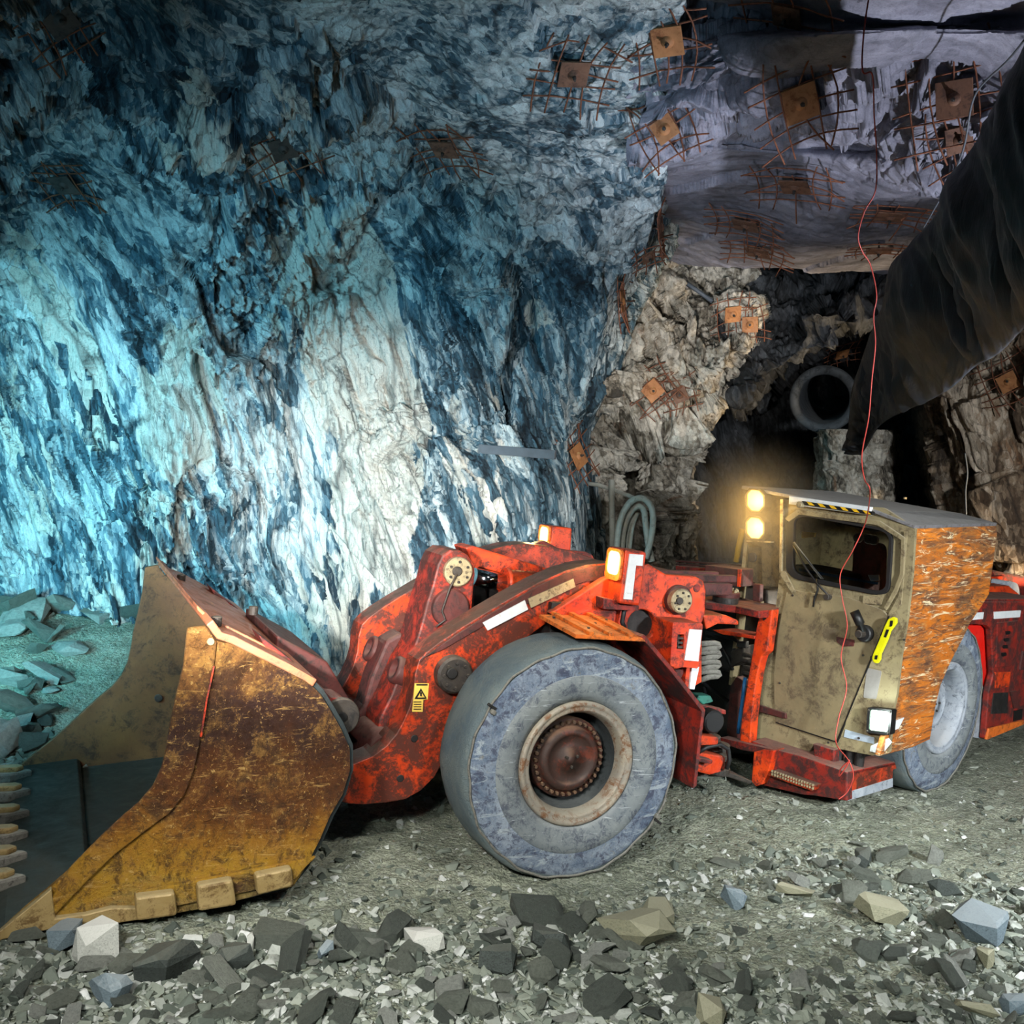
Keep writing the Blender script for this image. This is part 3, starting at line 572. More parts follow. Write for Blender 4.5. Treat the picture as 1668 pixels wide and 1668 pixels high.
# boxes on the deck behind
part(slab(MB(),T('AR',[(190,78),(418,108),(412,222),(186,194)]),(RR,'U',UP_-.1),.35),'tool_box',M['maroon'],rf,.012)
part(slab(MB(),T('AR',[(404,110),(422,110),(414,222),(400,222)]),(RR,'U',UP_-.09),.02),'box_edge',M['red'],rf)
part(slab(MB(),T('AR',[(0,85),(150,100),(145,130),(0,115)]),(RR,'U',UP_-.5),.2),'deck_beam',M['red_dark'],rf,.01)
for q in([(0,50),(460,80),(460,92),(0,62)],[(0,70),(460,98),(460,108),(0,80)]): part(slab(MB(),T('AR',q),(RR,'U',UP_-1.0),.1),'deck_rail',M['maroon'],rf,.006)
part(slab(MB(),T('AR',[(415,210),(600,240),(600,380),(415,300)]),(RR,'U',UP_-.4),.3),'cab_mount',M['grimy'],rf,.02)
part(slab(MB(),T('AR',[(500,200),(550,205),(545,320),(500,315)]),(RR,'U',UP_-.2),.06),'mount_pillar',M['maroon'],rf,.01)
# dark machinery well
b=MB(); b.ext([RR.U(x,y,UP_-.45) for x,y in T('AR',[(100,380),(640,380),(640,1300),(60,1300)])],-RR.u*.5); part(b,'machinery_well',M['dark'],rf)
hz=[(592,604),(648,664),(712,730),(775,798)]
for ya,yb in hz:
    pts=[(150,ya),(200,ya-4),(255,ya-6),(280,ya+2),(286,ya+14),(270,ya+26),(220,ya+30),(160,yb+28)]
    part(MB().tube([FF.N(x,y,-.9) for x,y in T('AR',pts)],.024,12),'hydraulic_hose',M['hose'],R0)
for pts in([(200,560),(290,590),(340,680),(370,760)],[(260,740),(340,760),(400,700),(380,620)],[(200,520),(300,540),(380,560),(440,600)],[(170,830),(230,880),(300,930),(340,960)],[(190,870),(220,1000),(260,1060),(210,1100)]):
    part(MB().tube([RR.U(x,y,UP_-.25) for x,y in T('AR',pts)],.02,8),'thin_hose',M['rubber'],rf)
vb=part(slab(MB(),T('AR',[(355,640),(440,600),(440,700),(360,740)]),(RR,'U',UP_-.2),.2),'valve_block',M['grimy'],rf,.01)
for y in(660,700,740,780):
    p=RR.U(*T('AR',[(440,y)])[0],UP_-.12); part(MB().tube([p,p-RR.n*.0+RR.n*.1+RR.k*.01,p+RR.n*.13-RR.k*.03],.022,10),'valve_fitting',M['grimy'],vb)
part(slab(MB(),T('AR',[(395,575),(455,575),(455,620),(395,610)]),(RR,'U',UP_-.1),.06),'valve_cover',M['dark'],vb,.008)
part(slab(MB(),T('AR',[(355,860),(395,800),(440,830),(410,900),(395,1220),(330,1170)]),(RR,'U',UP_-.22),.12),'valve_plate',M['maroon'],rf,.01)
part(MB().tube([RR.U(x,y,UP_-.05) for x,y in T('AR',[(452,810),(440,900),(425,1020),(405,1170)])],.018,8),'blue_hose',M['blue'],rf,0,'thin blue hose')
part(slab(MB(),T('AR',[(150,925),(230,925),(250,965),(180,985),(140,950)]),(FF,'N',-.75),.12),'bracket',M['teal'],frm,.012,'small teal bracket')
part(slab(MB(),T('AR',[(160,985),(250,1000),(330,1020),(330,1050),(250,1035),(180,1010)]),(FF,'N',-1.0),.1),'link_arm',M['red_dark'],frm,.01)
p=FF.N(*T('AR',[(205,1075)])[0],-.9); part(MB().cyl(p,FF.n,.10,.12,20),'steering_boss',M['rubber'],frm)
# lower hinge
for q,k,m in(([(155,1180),(285,1195),(280,1245),(160,1250)],-.78,'red'),([(140,1290),(330,1320),(322,1412),(220,1440),(125,1415)],-.85,'red'),([(120,1320),(250,1345),(240,1370),(125,1350)],-.75,'red_dark')):
    part(slab(MB(),T('AR',q),(FF,'N',k),.35),'lower_hinge',M[m],frm,.02)
for y in(1215,1270,1330,1420):
    p=FF.N(*T('AR',[(270 if y>1220 else 210,y)])[0],-1.0); part(MB().cyl(p,FF.k,.11,.05,24),'hinge_disc',M['grimy'],frm)
p=FF.N(*T('AR',[(210,1150)])[0],-.95); part(MB().cyl(p,FF.k,.09,.04,16),'hinge_nut',M['grimy'],frm)
part(MB().tube([FF.N(x,y,-.8) for x,y in T('AR',[(150,1290),(200,1260),(290,1240),(340,1270),(350,1340),(330,1400)])],.02,8),'hose',M['rubber'],frm)
part(slab(MB(),T('AR',[(120,1430),(340,1420),(500,1480),(490,1500),(330,1450),(130,1450)]),(FF,'N',-1.0),.3),'belly_plate',M['grimy'],frm,.01)
# base of the rear frame with the boarding step
part(slab(MB(),T('AR',[(285,1195),(480,1240),(640,1275),(560,1300),(430,1280),(285,1230)]),(RR,'U',UP_+.06),.14),'cross_beam',M['red_dark'],rf,.01)
part(slab(MB(),T('AR',[(505,1290),(560,1275),(640,1280),(600,1430),(560,1500),(520,1512),(490,1480)]),(RR,'U',UP_+.10),.18),'beam_end',M['red'],rf,.012)
sk=T('K3',[(500,1300),(640,1338),(720,1370),(850,1412),(990,1400),(1132,1352),(1132,1366),(1062,1402),(1062,1482),(850,1546),(705,1520),(640,1516),(440,1468),(490,1400)])
# two faces: front face in U-plane, side face in N-plane
e=RR.L(RR.U(*T('K3',[(850,1420)])[0],UP_))
part(slab(MB(),T('K3',[(500,1302),(640,1338),(850,1412),(850,1546),(705,1522),(640,1516),(440,1468)]),(RR,'U',UP_+.02),.1),'skirt_front',M['red_dark'],rf,.012)
p1=RR.U(*T('K3',[(850,1412)])[0],UP_); p2=RR.U(*T('K3',[(850,1546)])[0],UP_); n_=RR.L(p1)[1]
sp=[RR.N(x,y,n_) for x,y in T('K3',[(852,1412),(1132,1352),(1132,1366),(1064,1402),(1062,1482),(852,1546)])]
part(MB().ext(sp,-RR.n*.06),'skirt_side',M['red_boom'],rf,.012,'orange side skirt with scraped pale lower edge')
part(MB().ext([RR.N(x,y,n_+.004) for x,y in T('K3',[(870,1500),(1062,1440),(1062,1480),(855,1544)])],-RR.n*.02),'scraped_patch',M['rimw'],rf)
b=MB(); b.ext([p1,RR.N(*T('K3',[(1132,1352)])[0],n_),RR.N(*T('K3',[(1132,1352)])[0],n_)-RR.n*1.2,p1-RR.n*1.0],-RR.k*.04); part(b,'skirt_top',M['red_dark'],rf,.01)
st=part(slab(MB(),T('K3',[(500,1405),(700,1475),(690,1500),(480,1425)]),(RR,'U',UP_+.14),.12),'step',M['red_boom'],rf,.008,'boarding step with serrated grip')
for s in range(16):
    for d in(0,14):
        x,y=T('K3',[(505+s*12.4,1412+s*4.3+d)])[0]; part(MB().cyl(RR.U(x,y,UP_+.14),RR.k,.012,.02,6),'grip_tooth',M['cap'],st)
# dark stuff between cab and skirt
for x in(735,800,860,905):
    p=RR.U(*T('K3',[(x,1375)])[0],UP_-.35); part(MB().cyl(p-RR.k*.1,RR.k,.06 if x<850 else .045,.35,18),'cab_damper',M['dark'],rf)
part(slab(MB(),T('K3',[(690,1280),(790,1310),(790,1380),(700,1350)]),(RR,'U',UP_-.2),.1),'mount_plate',M['red_dark'],rf,.01)
b=MB(); b.ext([RR.U(x,y,UP_-.6) for x,y in T('K3',[(400,1200),(900,1280),(900,1400),(420,1400)])],-RR.u*.6); part(b,'belly_box',M['dark'],rf)
part(MB().tube([RR.P(0,-.4,.84),RR.P(0,-2.5,.84)],.22,20),'axle',M['dark'],rf)
b=MB(); b.box(RR.P(-1.1,-1.6,1.0),RR.u*1.9,RR.n*.9,RR.k*.45); part(b,'chassis',M['dark'],rf,.02)
# ---- cab ---------------------------------------------------------------
doorwin=rrect(T('K3',[(594,210),(1056,296),(1034,596),(588,504)]),.16,5)
win_in=rrect(T('K3',[(606,222),(1046,302),(1026,584),(598,498)]),.16,5)
fpoly=T('K3',[(545,150),(1020,190),(1165,285),(1150,500),(1128,700),(1100,870),(1080,1050),(1062,1130),(1045,1320),(965,1335),(830,1308),(700,1280),(668,1330),(640,1340),(402,1262),(440,1080),(438,990),(445,950),(490,870),(527,600),(540,490)])
cab=part(slab(MB(),fpoly,(RR,'U',UD),.04,[doorwin]),'cab',M['cab'],R0,.006,'dusty beige operator cab with a rust-scraped outer side')
side=T('K3',[(1165,283),(1540,270),(1546,310),(1508,590),(1478,640),(1422,722),(1390,790),(1330,905),(1285,1010),(1262,1100),(1235,1262),(1150,1300),(1060,1325),(1000,1340),(1010,1300),(1062,1130),(1100,800),(1140,500)])
part(slab(MB(),side,(RR,'N',.11),.05),'side_panel',M['scrape'],cab,.012,'orange rusty outer side of the cab covered in scratches')
S1=RR.L(RR.N(*side[0],.11)); S2=RR.L(RR.N(*side[1],.11))
# shell behind: floor, back wall, inner wall
PW=-1.62
b=MB(); b.ext([RR.P(S1[0]-.05,-.64,.75),RR.P(S1[0]-.05,PW,.75),RR.P(S1[0]-.05,PW,.80),RR.P(S1[0]-.05,-.64,.80)],-RR.u*1.3); part(b,'cab_floor',M['dark'],cab)
b=MB(); b.ext([RR.P(S1[0]-1.45,.05,1.78),RR.P(S1[0]-1.45,PW,1.78),RR.P(S1[0]-1.45,PW,S1[2]-.05),RR.P(S1[0]-1.45,.05,S1[2]-.05)],-RR.u*.05); part(b,'back_wall',M['cab'],cab)
b=MB(); b.ext([RR.P(S1[0]-.04,PW,.8),RR.P(S1[0]-1.45,PW,.8),RR.P(S1[0]-1.45,PW,S1[2]-.02),RR.P(S1[0]-.04,PW,S1[2]-.02)],-RR.n*.04); part(b,'inner_wall',M['cab'],cab)
# roof
k_r=S1[2]+.115; nr=-.26
R1=RR.P(S1[0]+.06,nr,k_r); R2=RR.P(S2[0]-.02,nr,k_r)
T1=RR.U(1208,791,S1[0]+.06); t1=RR.L(T1); T2=RR.P(S2[0]-.02,t1[1],t1[2])
b=MB(); b.ext([R1,R2,T2,T1],-RR.k*.035); part(b,'roof',M['roof'],cab,.008,'flat grey dusty cab roof reaching out over the lamps')
e1=RR.P(S1[0]+.02,.12,S1[2]+.02); e2=RR.P(S2[0],.12,S2[2]+.02)
b=MB(); b.ext([R1,R2,e2,e1],-unit(np.cross(R2-R1,e1-R1))*.03*(1 if np.cross(R2-R1,e1-R1)@RR.k>0 else -1)); part(b,'roof_chamfer',M['roof2'],cab,.006)
b=MB(); b.ext([RR.P(S1[0]-.0,.0,S1[2]-.03),RR.P(S1[0],nr,k_r-.03),RR.P(S1[0],t1[1]+.1,t1[2]-.03),RR.P(S1[0],t1[1]+.1,t1[2]-.16),RR.P(S1[0],nr,k_r-.2)],-RR.u*.05); part(b,'roof_fascia',M['cabdark'],cab)
for x,y in((1383,809),(1474,813)): part(MB().cyl(RR.K(x,y,k_r-.01),RR.k,.025,.03,10),'roof_bolt',M['cap'],cab)
# window frame, gasket, glass
wf_o=rrect(T('K3',[(545,170),(1110,295),(1085,612),(548,520)]),.18,5)
def fl(q): return T('K3',q)
fr_pts=fl([(560,240),(620,196),(1000,250),(1118,330),(1112,500),(1080,580),(1030,665),(1018,655),(1062,575),(1092,495),(1098,340),(990,272),(628,222),(580,256)])
part(slab(MB(),fr_pts,(RR,'U',UD+.035),.03),'frame_moulding',M['cab'],cab,.006)
gk=slab(MB(),rrect(T('K3',[(572,206),(1062,292),(1042,604),(566,512)]),.17,6),(RR,'U',UD+.03),.045,[win_in])
win=part(gk,'window_frame',M['rubber'],cab,.008,'black rubber window seal')
part(slab(MB(),win_in,(RR,'U',UD+.005),.008),'window_pane',M['glass'],win)
part(slab(MB(),fl([(545,482),(562,482),(610,580),(595,588),(540,500)]),(RR,'U',UD+.04),.02),'lower_moulding',M['cap'],cab,.004)
# things inside the cab, seen through the pane
seat=part(slab(MB(),rrect(fl([(880,330),(1010,360),(1000,600),(870,560)]),.2),(RR,'U',UD-.6),.12),'seat_back',M['maroon'],cab,.03)
part(slab(MB(),fl([(600,450),(860,500),(850,600),(600,560)]),(RR,'U',UD-.35),.4),'dashboard',M['dark'],cab,.03)
part(slab(MB(),fl([(628,470),(990,535),(988,546),(628,482)]),(RR,'U',UD-.06),.02),'blue_rail',M['blue'],cab,0,'blue strip inside the window')
part(slab(MB(),fl([(640,300),(700,306),(695,326),(640,330)]),(RR,'U',UD-1.0),.04),'amber_panel',M['cautiony'],cab)
part(slab(MB(),fl([(945,500),(995,500),(1000,525),(960,530)]),(RR,'U',UD-.1),.02),'paper',M['white'],cab,.004)
for x,y in((905,330),(955,335),(978,340)): p=RR.U(*fl([(x,y)])[0],UD-.2); part(MB().cyl(p,RR.u,.045,.03,20),'gauge',M['hose'],cab)
# door
dpoly=fl([(572,560),(640,578),(850,604),(1010,660),(1040,690),(1010,770),(925,985),(860,1150),(800,1272),(520,1180),(512,1080),(510,960),(530,760)])
dr=part(slab(MB(),dpoly,(RR,'U',UD+.018),.022),'door',M['door'],cab,.006,'scuffed beige cab door')
sm=fl([(1040,690),(1044,692),(804,1276),(520,1184),(520,1180),(800,1270)]); part(slab(MB(),sm,(RR,'U',UD+.022),.02),'door_seam',M['black'],dr)
part(slab(MB(),fl([(440,1100),(565,1140),(568,1166),(440,1132)]),(RR,'U',UD+.045),.03),'hinge',M['maroon'],dr,.006,'rusty door hinge')
part(slab(MB(),fl([(800,785),(885,802),(880,830),(830,832),(800,808)]),(RR,'U',UD+.03),.012),'latch_plate',M['maroon'],dr,.004)
p=RR.U(*fl([(940,770)])[0],UD+.02); part(MB().cyl(p,RR.u,.075,.07,24),'lock_boss',M['rubber'],dr)
a=RR.U(*fl([(928,765)])[0],UD+.12); b_=RR.U(*fl([(884,668)])[0],UD+.14)
hd=part(MB().tube([a,a+(b_-a)*.35,a+(b_-a)*.38,b_],[.028,.028,.042,.042],16),'door_handle',M['black'],dr); part(MB().cyl(p,RR.u,.035,.15,14),'handle_shaft',M['grimy'],hd)
gh=fl([(1062,694),(1078,702),(1078,722),(1062,745),(1048,762),(1036,800),(1004,868),(1002,892),(990,910),(972,906),(964,888),(968,868),(998,800),(1022,738),(1038,706)])
g_=part(slab(MB(),gh,(RR,'U',UD+.10),.035),'grab_handle',M['yellow'],cab,.008,'bright yellow grab handle beside the door')
for q in([(1050,712),(1062,712),(1058,738),(1046,740)],[(1032,752),(1044,755),(1030,790),(1020,788)],[(980,872),(992,872),(988,892),(976,890)]): part(slab(MB(),fl(q),(RR,'U',UD+.104),.008),'handle_slot',M['black'],g_)
for x,y in((1055,735),(985,880)): p=RR.U(*fl([(x,y)])[0],UD); part(MB().cyl(p,RR.u,.02,.08,10),'handle_stud',M['grimy'],g_)
part(slab(MB(),fl([(925,596),(1015,608),(1008,640),(922,632)]),(RR,'U',UD+.024),.01),'worn_sticker',M['cap'],cab)
part(slab(MB(),rrect(fl([(943,930),(1010,945),(985,1075),(925,1068)]),.1),(RR,'U',UD+.006),.01),'notice_sticker',M['roof'],cab)
part(slab(MB(),fl([(842,1215),(975,1252),(975,1282),(835,1250)]),(RR,'U',UD+.006),.01),'reflective_strip',M['whiteblue'],cab,0,'pale reflective strip at the foot of the cab')
for q in([(1062,1180),(1115,1160),(1090,1210),(1062,1222)],[(960,1290),(1040,1255),(1055,1275),(1010,1330),(955,1315)]): part(slab(MB(),fl(q),(RR,'N',.12) if q[0][0]>1000 and q[0][1]<1200 else (RR,'U',UD+.05),.015),'chipped_paint',M['white'],cab)
for x,y in((452,1000),(540,1000),(765,1275),(925,872),(1115,800),(905,1255),(600,595),(700,600)): part(MB().cyl(RR.U(*fl([(x,y)])[0],UD+.018),RR.u,.011,.01,8),'rivet',M['grimy'],cab)
part(slab(MB(),fl([(1030,700),(1100,640),(1128,300),(1112,300),(1110,500),(1085,600)]),(RR,'U',UD+.02),.02),'corner_post',M['cab'],cab,.004)
part(slab(MB(),fl([(540,150),(556,150),(548,500),(536,490)]),(RR,'U',UD+.03),.03),'edge_strip',M['cap'],cab,.004)
# wiper
def wp(q,r,off=.06): part(MB().tube([RR.U(x,y,UD+off) for x,y in fl(q)],r,8),'wiper_arm',M['black'],wi)
wi=part(MB().tube([RR.U(x,y,UD+.06) for x,y in fl([(605,350),(665,430),(732,517)])],.010,8),'wiper',M['hose'],cab,0,'window wiper resting across the pane')
wp([(602,362),(660,470),(712,540),(770,602)],.010); wp([(712,520),(715,570),(700,610),(694,648)],.010); wp([(600,352),(740,520)],.006,.075); part(MB().cyl(RR.U(*fl([(768,602)])[0],UD+.02),RR.u,.03,.06,12),'wiper_pivot',M['grimy'],wi)
# white bar with caution stripes
bar=part(slab(MB(),T('CB',[(352,140),(846,206),(840,258),(350,190)]),(RR,'U',UD+.07),.05),'light_bar',M['white'],cab,.006,'white bar under the roof')
str_=part(slab(MB(),T('CB',[(430,170),(860,236),(858,256),(432,192)]),(RR,'U',UD+.10),.04),'striped_strip',M['black'],bar,.004,'black and yellow striped strip')
for i in range(6):
    x=455+i*68; y=176+i*10.4; part(slab(MB(),T('CB',[(x,y-2),(x+30,y+3),(x+52,y+20+4),(x+20,y+19)]),(RR,'U',UD+.105),.02),'yellow_stripe',M['cautiony'],str_)
part(MB().cyl(RR.U(*T('CB',[(432,195)])[0],UD+.08),RR.u,.03,.06,14),'bar_bolt',M['cap'],bar)
# dark lamp tower on the inner corner
part(slab(MB(),fl([(378,108),(545,122),(540,560),(455,556),(452,372),(380,350)]),(RR,'U',UD-.02),.25),'lamp_tower',M['cabdark'],cab,.01,'grimy panel left of the window carrying two lamps')
part(slab(MB(),fl([(390,372),(470,372),(540,380),(535,570),(460,560),(390,520)]),(RR,'U',UD-.05),.3),'side_box',M['cabdark'],cab,.015)
part(slab(MB(),fl([(384,340),(498,346),(497,352),(384,347)]),(RR,'U',UD+.05),.06),'tower_lip',M['cap'],cab)
pin(RR,fl([(415,420)])[0],8,(RR,'U',UD-.05),.02,'round_vent','grimy',cab)
part(MB().tube([RR.U(x,y,UD-.3) for x,y in fl([(368,290),(352,360),(338,440)])],.03,10),'yellow_post',M['cautiony'],cab,0,'thin yellow post behind the lamps')
LAMPS=[]; CABIN=RR.P(S1[0]-.35,-1.0,1.6)
for cx,cy in((1229.5,815),(1229,860)):
    w,h=13.5,17
    q=[(cx-w,cy-h*.6),(cx-w*.55,cy-h),(cx+w*.5,cy-h*.9),(cx+w,cy-h*.4),(cx+w,cy+h*.55),(cx+w*.5,cy+h),(cx-w*.5,cy+h*.95),(cx-w,cy+h*.5)]
    Q=[(cx+(x-cx)*1.22,cy+(y-cy)*1.2) for x,y in q]
    o=part(slab(MB(),Q,(RR,'U',UD+.10),.12,[q]),'work_light',M['dark'],cab,.006,'lit amber work light on the cab corner')
    part(slab(MB(),q,(RR,'U',UD+.08),.03),'lamp_lens',M['lampy'],o,0,'glowing amber lens'); LAMPS.append(RR.U(cx,cy,UD+.18))
q=rrect(fl([(945,1112),(1058,1124),(1048,1242),(938,1230)]),.08); qi=rrect(fl([(957,1122),(1046,1134),(1037,1228),(950,1218)]),.14)
o=part(slab(MB(),q,(RR,'U',UD+.09),.09,[qi]),'work_light',M['black'],cab,.006,'square lit work light low on the cab'); part(slab(MB(),qi,(RR,'U',UD+.07),.03),'lamp_lens',M['lampg'],o,0,'bright cool white lens')
for x,y in((952,1125),(1050,1135),(945,1222),(1040,1232)): part(MB().cyl(RR.U(*fl([(x,y)])[0],UD+.088),RR.u,.01,.012,6),'lamp_screw',M['grimy'],o)
LAMPG=RR.U(*fl([(998,1175)])[0],UD+.2)
# ---- engine end ------------------------------------------------------------
rb=T('RW',[(560,335),(735,318),(1120,318),(1120,1090),(985,1112),(870,1160),(745,1212),(735,1205),(760,900),(790,790),(775,500),(745,470),(600,462),(560,500)])
eng=part(slab(MB(),rb,(RR,'N',.0),.07),'engine_body',M['red_dark'],R0,.015,'dirty dark red engine housing behind the rear wheel')
part(slab(MB(),T('RW',[(560,462),(620,458),(745,470),(776,500),(795,790),(765,900),(735,1208),(655,1196),(560,1190)]),(RR,'N',-.09),.06),'wheel_arch_panel',M['red_pure'],eng,.012,'bright red panel inside the rear wheel arch')
part(slab(MB(),T('RW',[(690,860),(768,880),(735,1206),(658,1196)]),(RR,'N',-.08),.015),'dusted_patch',M['rimw'],eng,0,'pale scraped lower part of the arch panel')
b=MB(); b.ext([RR.N(x,y,0) for x,y in T('RW',[(560,335),(735,318),(1120,318),(1120,300),(735,300),(560,316)])],-RR.n*1.2); part(b,'top_shelf',M['red_dark'],eng,.01)
for q in([(642,394),(726,386),(720,430),(634,438)],[(796,384),(966,374),(960,418),(796,430)]): part(slab(MB(),T('RW',q),(RR,'N',.012),.014),'reflector',M['white'],eng,0,'white reflective strip on the engine housing')
ho=part(slab(MB(),T('RW',[(815,455),(948,440),(930,735),(805,742)]),(RR,'N',.012),.02),'access_cover',M['red_dark'],eng,.006)
for x,y in((884,520),(874,566),(866,611),(858,660)): part(slab(MB(),rrect(T('RW',[(x-18,y-10),(x+14,y-14),(x+16,y+8),(x-14,y+12)]),.25),(RR,'N',.018),.01),'vent_hole',M['black'],ho)
part(slab(MB(),T('RW',[(800,775),(900,772),(890,870),(800,880)]),(RR,'N',.01),.02),'patch_plate',M['red'],eng,.004)
part(slab(MB(),T('RW',[(790,910),(885,905),(880,1040),(775,1045)]),(RR,'N',.008),.02),'dark_patch',M['dark'],eng,.004)
part(slab(MB(),T('RW',[(922,1025),(975,1015),(972,1080),(920,1088)]),(RR,'N',.01),.02),'recess',M['black'],eng)
part(slab(MB(),T('RW',[(700,1160),(716,1160),(712,1200),(696,1196)]),(RR,'N',-.07),.02),'slot',M['black'],eng)
for q in([(760,1140),(985,1085),(985,1112),(745,1212)],): part(slab(MB(),T('RW',q),(RR,'N',.02),.03),'bottom_skid',M['orange'],eng,.006)
for q in([(980,640),(1120,640),(1120,760),(960,760)],[(900,900),(940,895),(960,1000),(925,1010)],[(880,450),(930,445),(925,470),(880,475)]): part(slab(MB(),T('RW',q),(RR,'N',.02),.03),'housing_panel',M['maroon'],eng,.006)
# upper hood
part(slab(MB(),T('RW',[(700,140),(780,118),(880,140),(985,165),(1120,190),(1120,320),(960,318),(700,318)]),(RR,'N',-.75),.5),'hood',M['red_dark'],eng,.015)
b=MB(); b.ext([RR.N(x,y,-.75) for x,y in T('RW',[(700,110),(780,112),(1120,185),(1120,200),(780,128),(700,128)])],-RR.n*.9); part(b,'hood_top',M['maroon'],eng,.008)
part(slab(MB(),T('RW',[(740,220),(890,215),(960,270),(945,280),(740,285)]),(RR,'N',-.45),.2),'exhaust_shield',M['red'],eng,.02)
part(slab(MB(),T('RW',[(760,160),(860,150),(880,185),(870,200),(760,210)]),(RR,'N',-.72),.1),'hood_panel',M['red'],eng,.01)
part(slab(MB(),rrect(T('RW',[(880,180),(950,200),(965,330),(885,320)]),.3),(RR,'N',-.5),.2),'air_filter',M['rimw'],eng,.02)
b=MB(); b.box(RR.P(-2.7,-1.0,1.1),RR.u*1.3,RR.n*.75,RR.k*.6); part(b,'engine_core',M['red_dark'],eng,.02)
# ================================================================== ROCK
def cr(C,n,axis):
    """Catmull-Rom resampling of a control array along an axis"""
    C=np.moveaxis(C,axis,0); m=C.shape[0]; t=np.linspace(0,m-1-1e-9,n); i=np.floor(t).astype(int); f=(t-i).reshape((-1,)+(1,)*(C.ndim-1))
    g=lambda k:C[np.clip(k,0,m-1)]
    a,b,c,d=g(i-1),g(i),g(i+1),g(i+2)
    r=.5*(2*b+(c-a)*f+(2*a-5*b+4*c-d)*f*f+(3*b-a-3*c+d)*f**3)
    return np.moveaxis(r,0,axis)
def lerpx(x,tab): return float(np.interp(x,[a for a,_ in tab],[b for _,b in tab]))
FA=unit((.34,0,-1)); FBx=unit(np.cross(A([0,1,0]),FA))
BV=[]
def rock(name,ctrl,nu,nv,amps,mat,kind='structure',stretch=3.5,smooth_mask=None,parent=None,seed=0,fa=FA,streak=1.,fade=((0,1),(1,1))):
    """ctrl (rows,cols,3) -> fine mesh broken up by stacked slaty facets"""
    C=cr(cr(ctrl,nv,0),nu,1); P=C.reshape(-1,3)
    du=np.gradient(C,axis=1); dv=np.gradient(C,axis=0); N=np.cross(du,dv); N/=np.linalg.norm(N,axis=2,keepdims=True)+1e-9; N=N.reshape(-1,3)
    sgn=np.sign(((OO-P)*N).sum(1)); N*=np.median(sgn)
    fb=unit(np.cross(A([0,1,0]),fa)); 
    wp_=P+np.stack([fbm(P*.5,3,seed+50),fbm(P*.5,3,seed+60),fbm(P*.5,3,seed+70)],1)*.5
    Q=np.stack([wp_@fb,wp_[:,1],wp_@fa/stretch],1); d=np.zeros(len(P)); tone=np.zeros(len(P))
    msk=np.ones(len(P)) if smooth_mask is None else smooth_mask(P)
    for k,(fr,am,tl) in enumerate(amps):
        h,t,e=facet((Q if k<2 else np.stack([Q[:,0],Q[:,1],Q[:,2]*.6],1))*fr+seed*3.1,seed+k*17,tl); d+=h*am*(msk if k>0 or smooth_mask is None else .25+.75*msk); tone+=(t-.5)*(.6,.55,.4,.3)[min(k,3)]
        if 0<k<3: d-=np.clip(.07-e,0,.07)*am*4*msk
    Q7=np.stack([wp_@fb,wp_[:,1],wp_@fa/9.],1)
    if streak: d+=((.32-np.abs(vn(Q7*2.6,seed+31)))*.11+(.32-np.abs(vn(Q7*6.5,seed+33)))*.06+(.3-np.abs(vn(Q7*15,seed+35)))*.03)*msk*streak
    d+=fbm(P*2.2,5,seed+9)*.07*(.4+.6*msk)
    fd=np.interp(np.tile(np.linspace(0,1,nu),nv),*fade); P=P+N*(d*fd)[:,None]
    me=bpy.data.meshes.new(name); idx=np.arange(nu*nv).reshape(nv,nu)
    f=np.stack([idx[:-1,:-1],idx[:-1,1:],idx[1:,1:],idx[1:,:-1]],-1).reshape(-1,4)
    me.vertices.add(len(P)); me.vertices.foreach_set('co',P.astype(np.float32).ravel()); me.loops.add(f.size); me.loops.foreach_set('vertex_index',f.ravel().astype(np.int32))
    me.polygons.add(len(f)); me.polygons.foreach_set('loop_start',np.arange(0,f.size,4,dtype=np.int32)); me.polygons.foreach_set('loop_total',np.full(len(f),4,np.int32))
    me.update(calc_edges=True); me.validate()
    at=me.attributes.new('tone','FLOAT','POINT'); at.data.foreach_set('value',tone.astype(np.float32))
    me.materials.append(mat); o=bpy.data.objects.new(name,me); COL.objects.link(o)
    if kind: o['kind']=kind
    st=2; Gd=P.reshape(nv,nu,3)[::st,::st]; a_,b_=Gd.shape[:2]; ix=np.arange(a_*b_).reshape(a_,b_); ff=np.stack([ix[:-1,:-1],ix[:-1,1:],ix[1:,1:],ix[1:,:-1]],-1).reshape(-1,4)
    BV.append((BVHTree.FromPolygons(Gd.reshape(-1,3).tolist(),ff.tolist()),name))
    return o
def hit(x,y,want=None):
    """first rock surface seen at (x,y): point, normal facing the camera"""
    best=None
    for t,nm in BV:
        if want and nm!=want: continue
        l,n,i,d=t.ray_cast(Vector(OO),Vector(unit(ray(x,y))))
        if l is not None and (best is None or d<best[2]): best=(A(l),A(n),d)
    if best is None: return None
    p,n,d=best; 
    if (OO-p)@n<0: n=-n
    return p,n
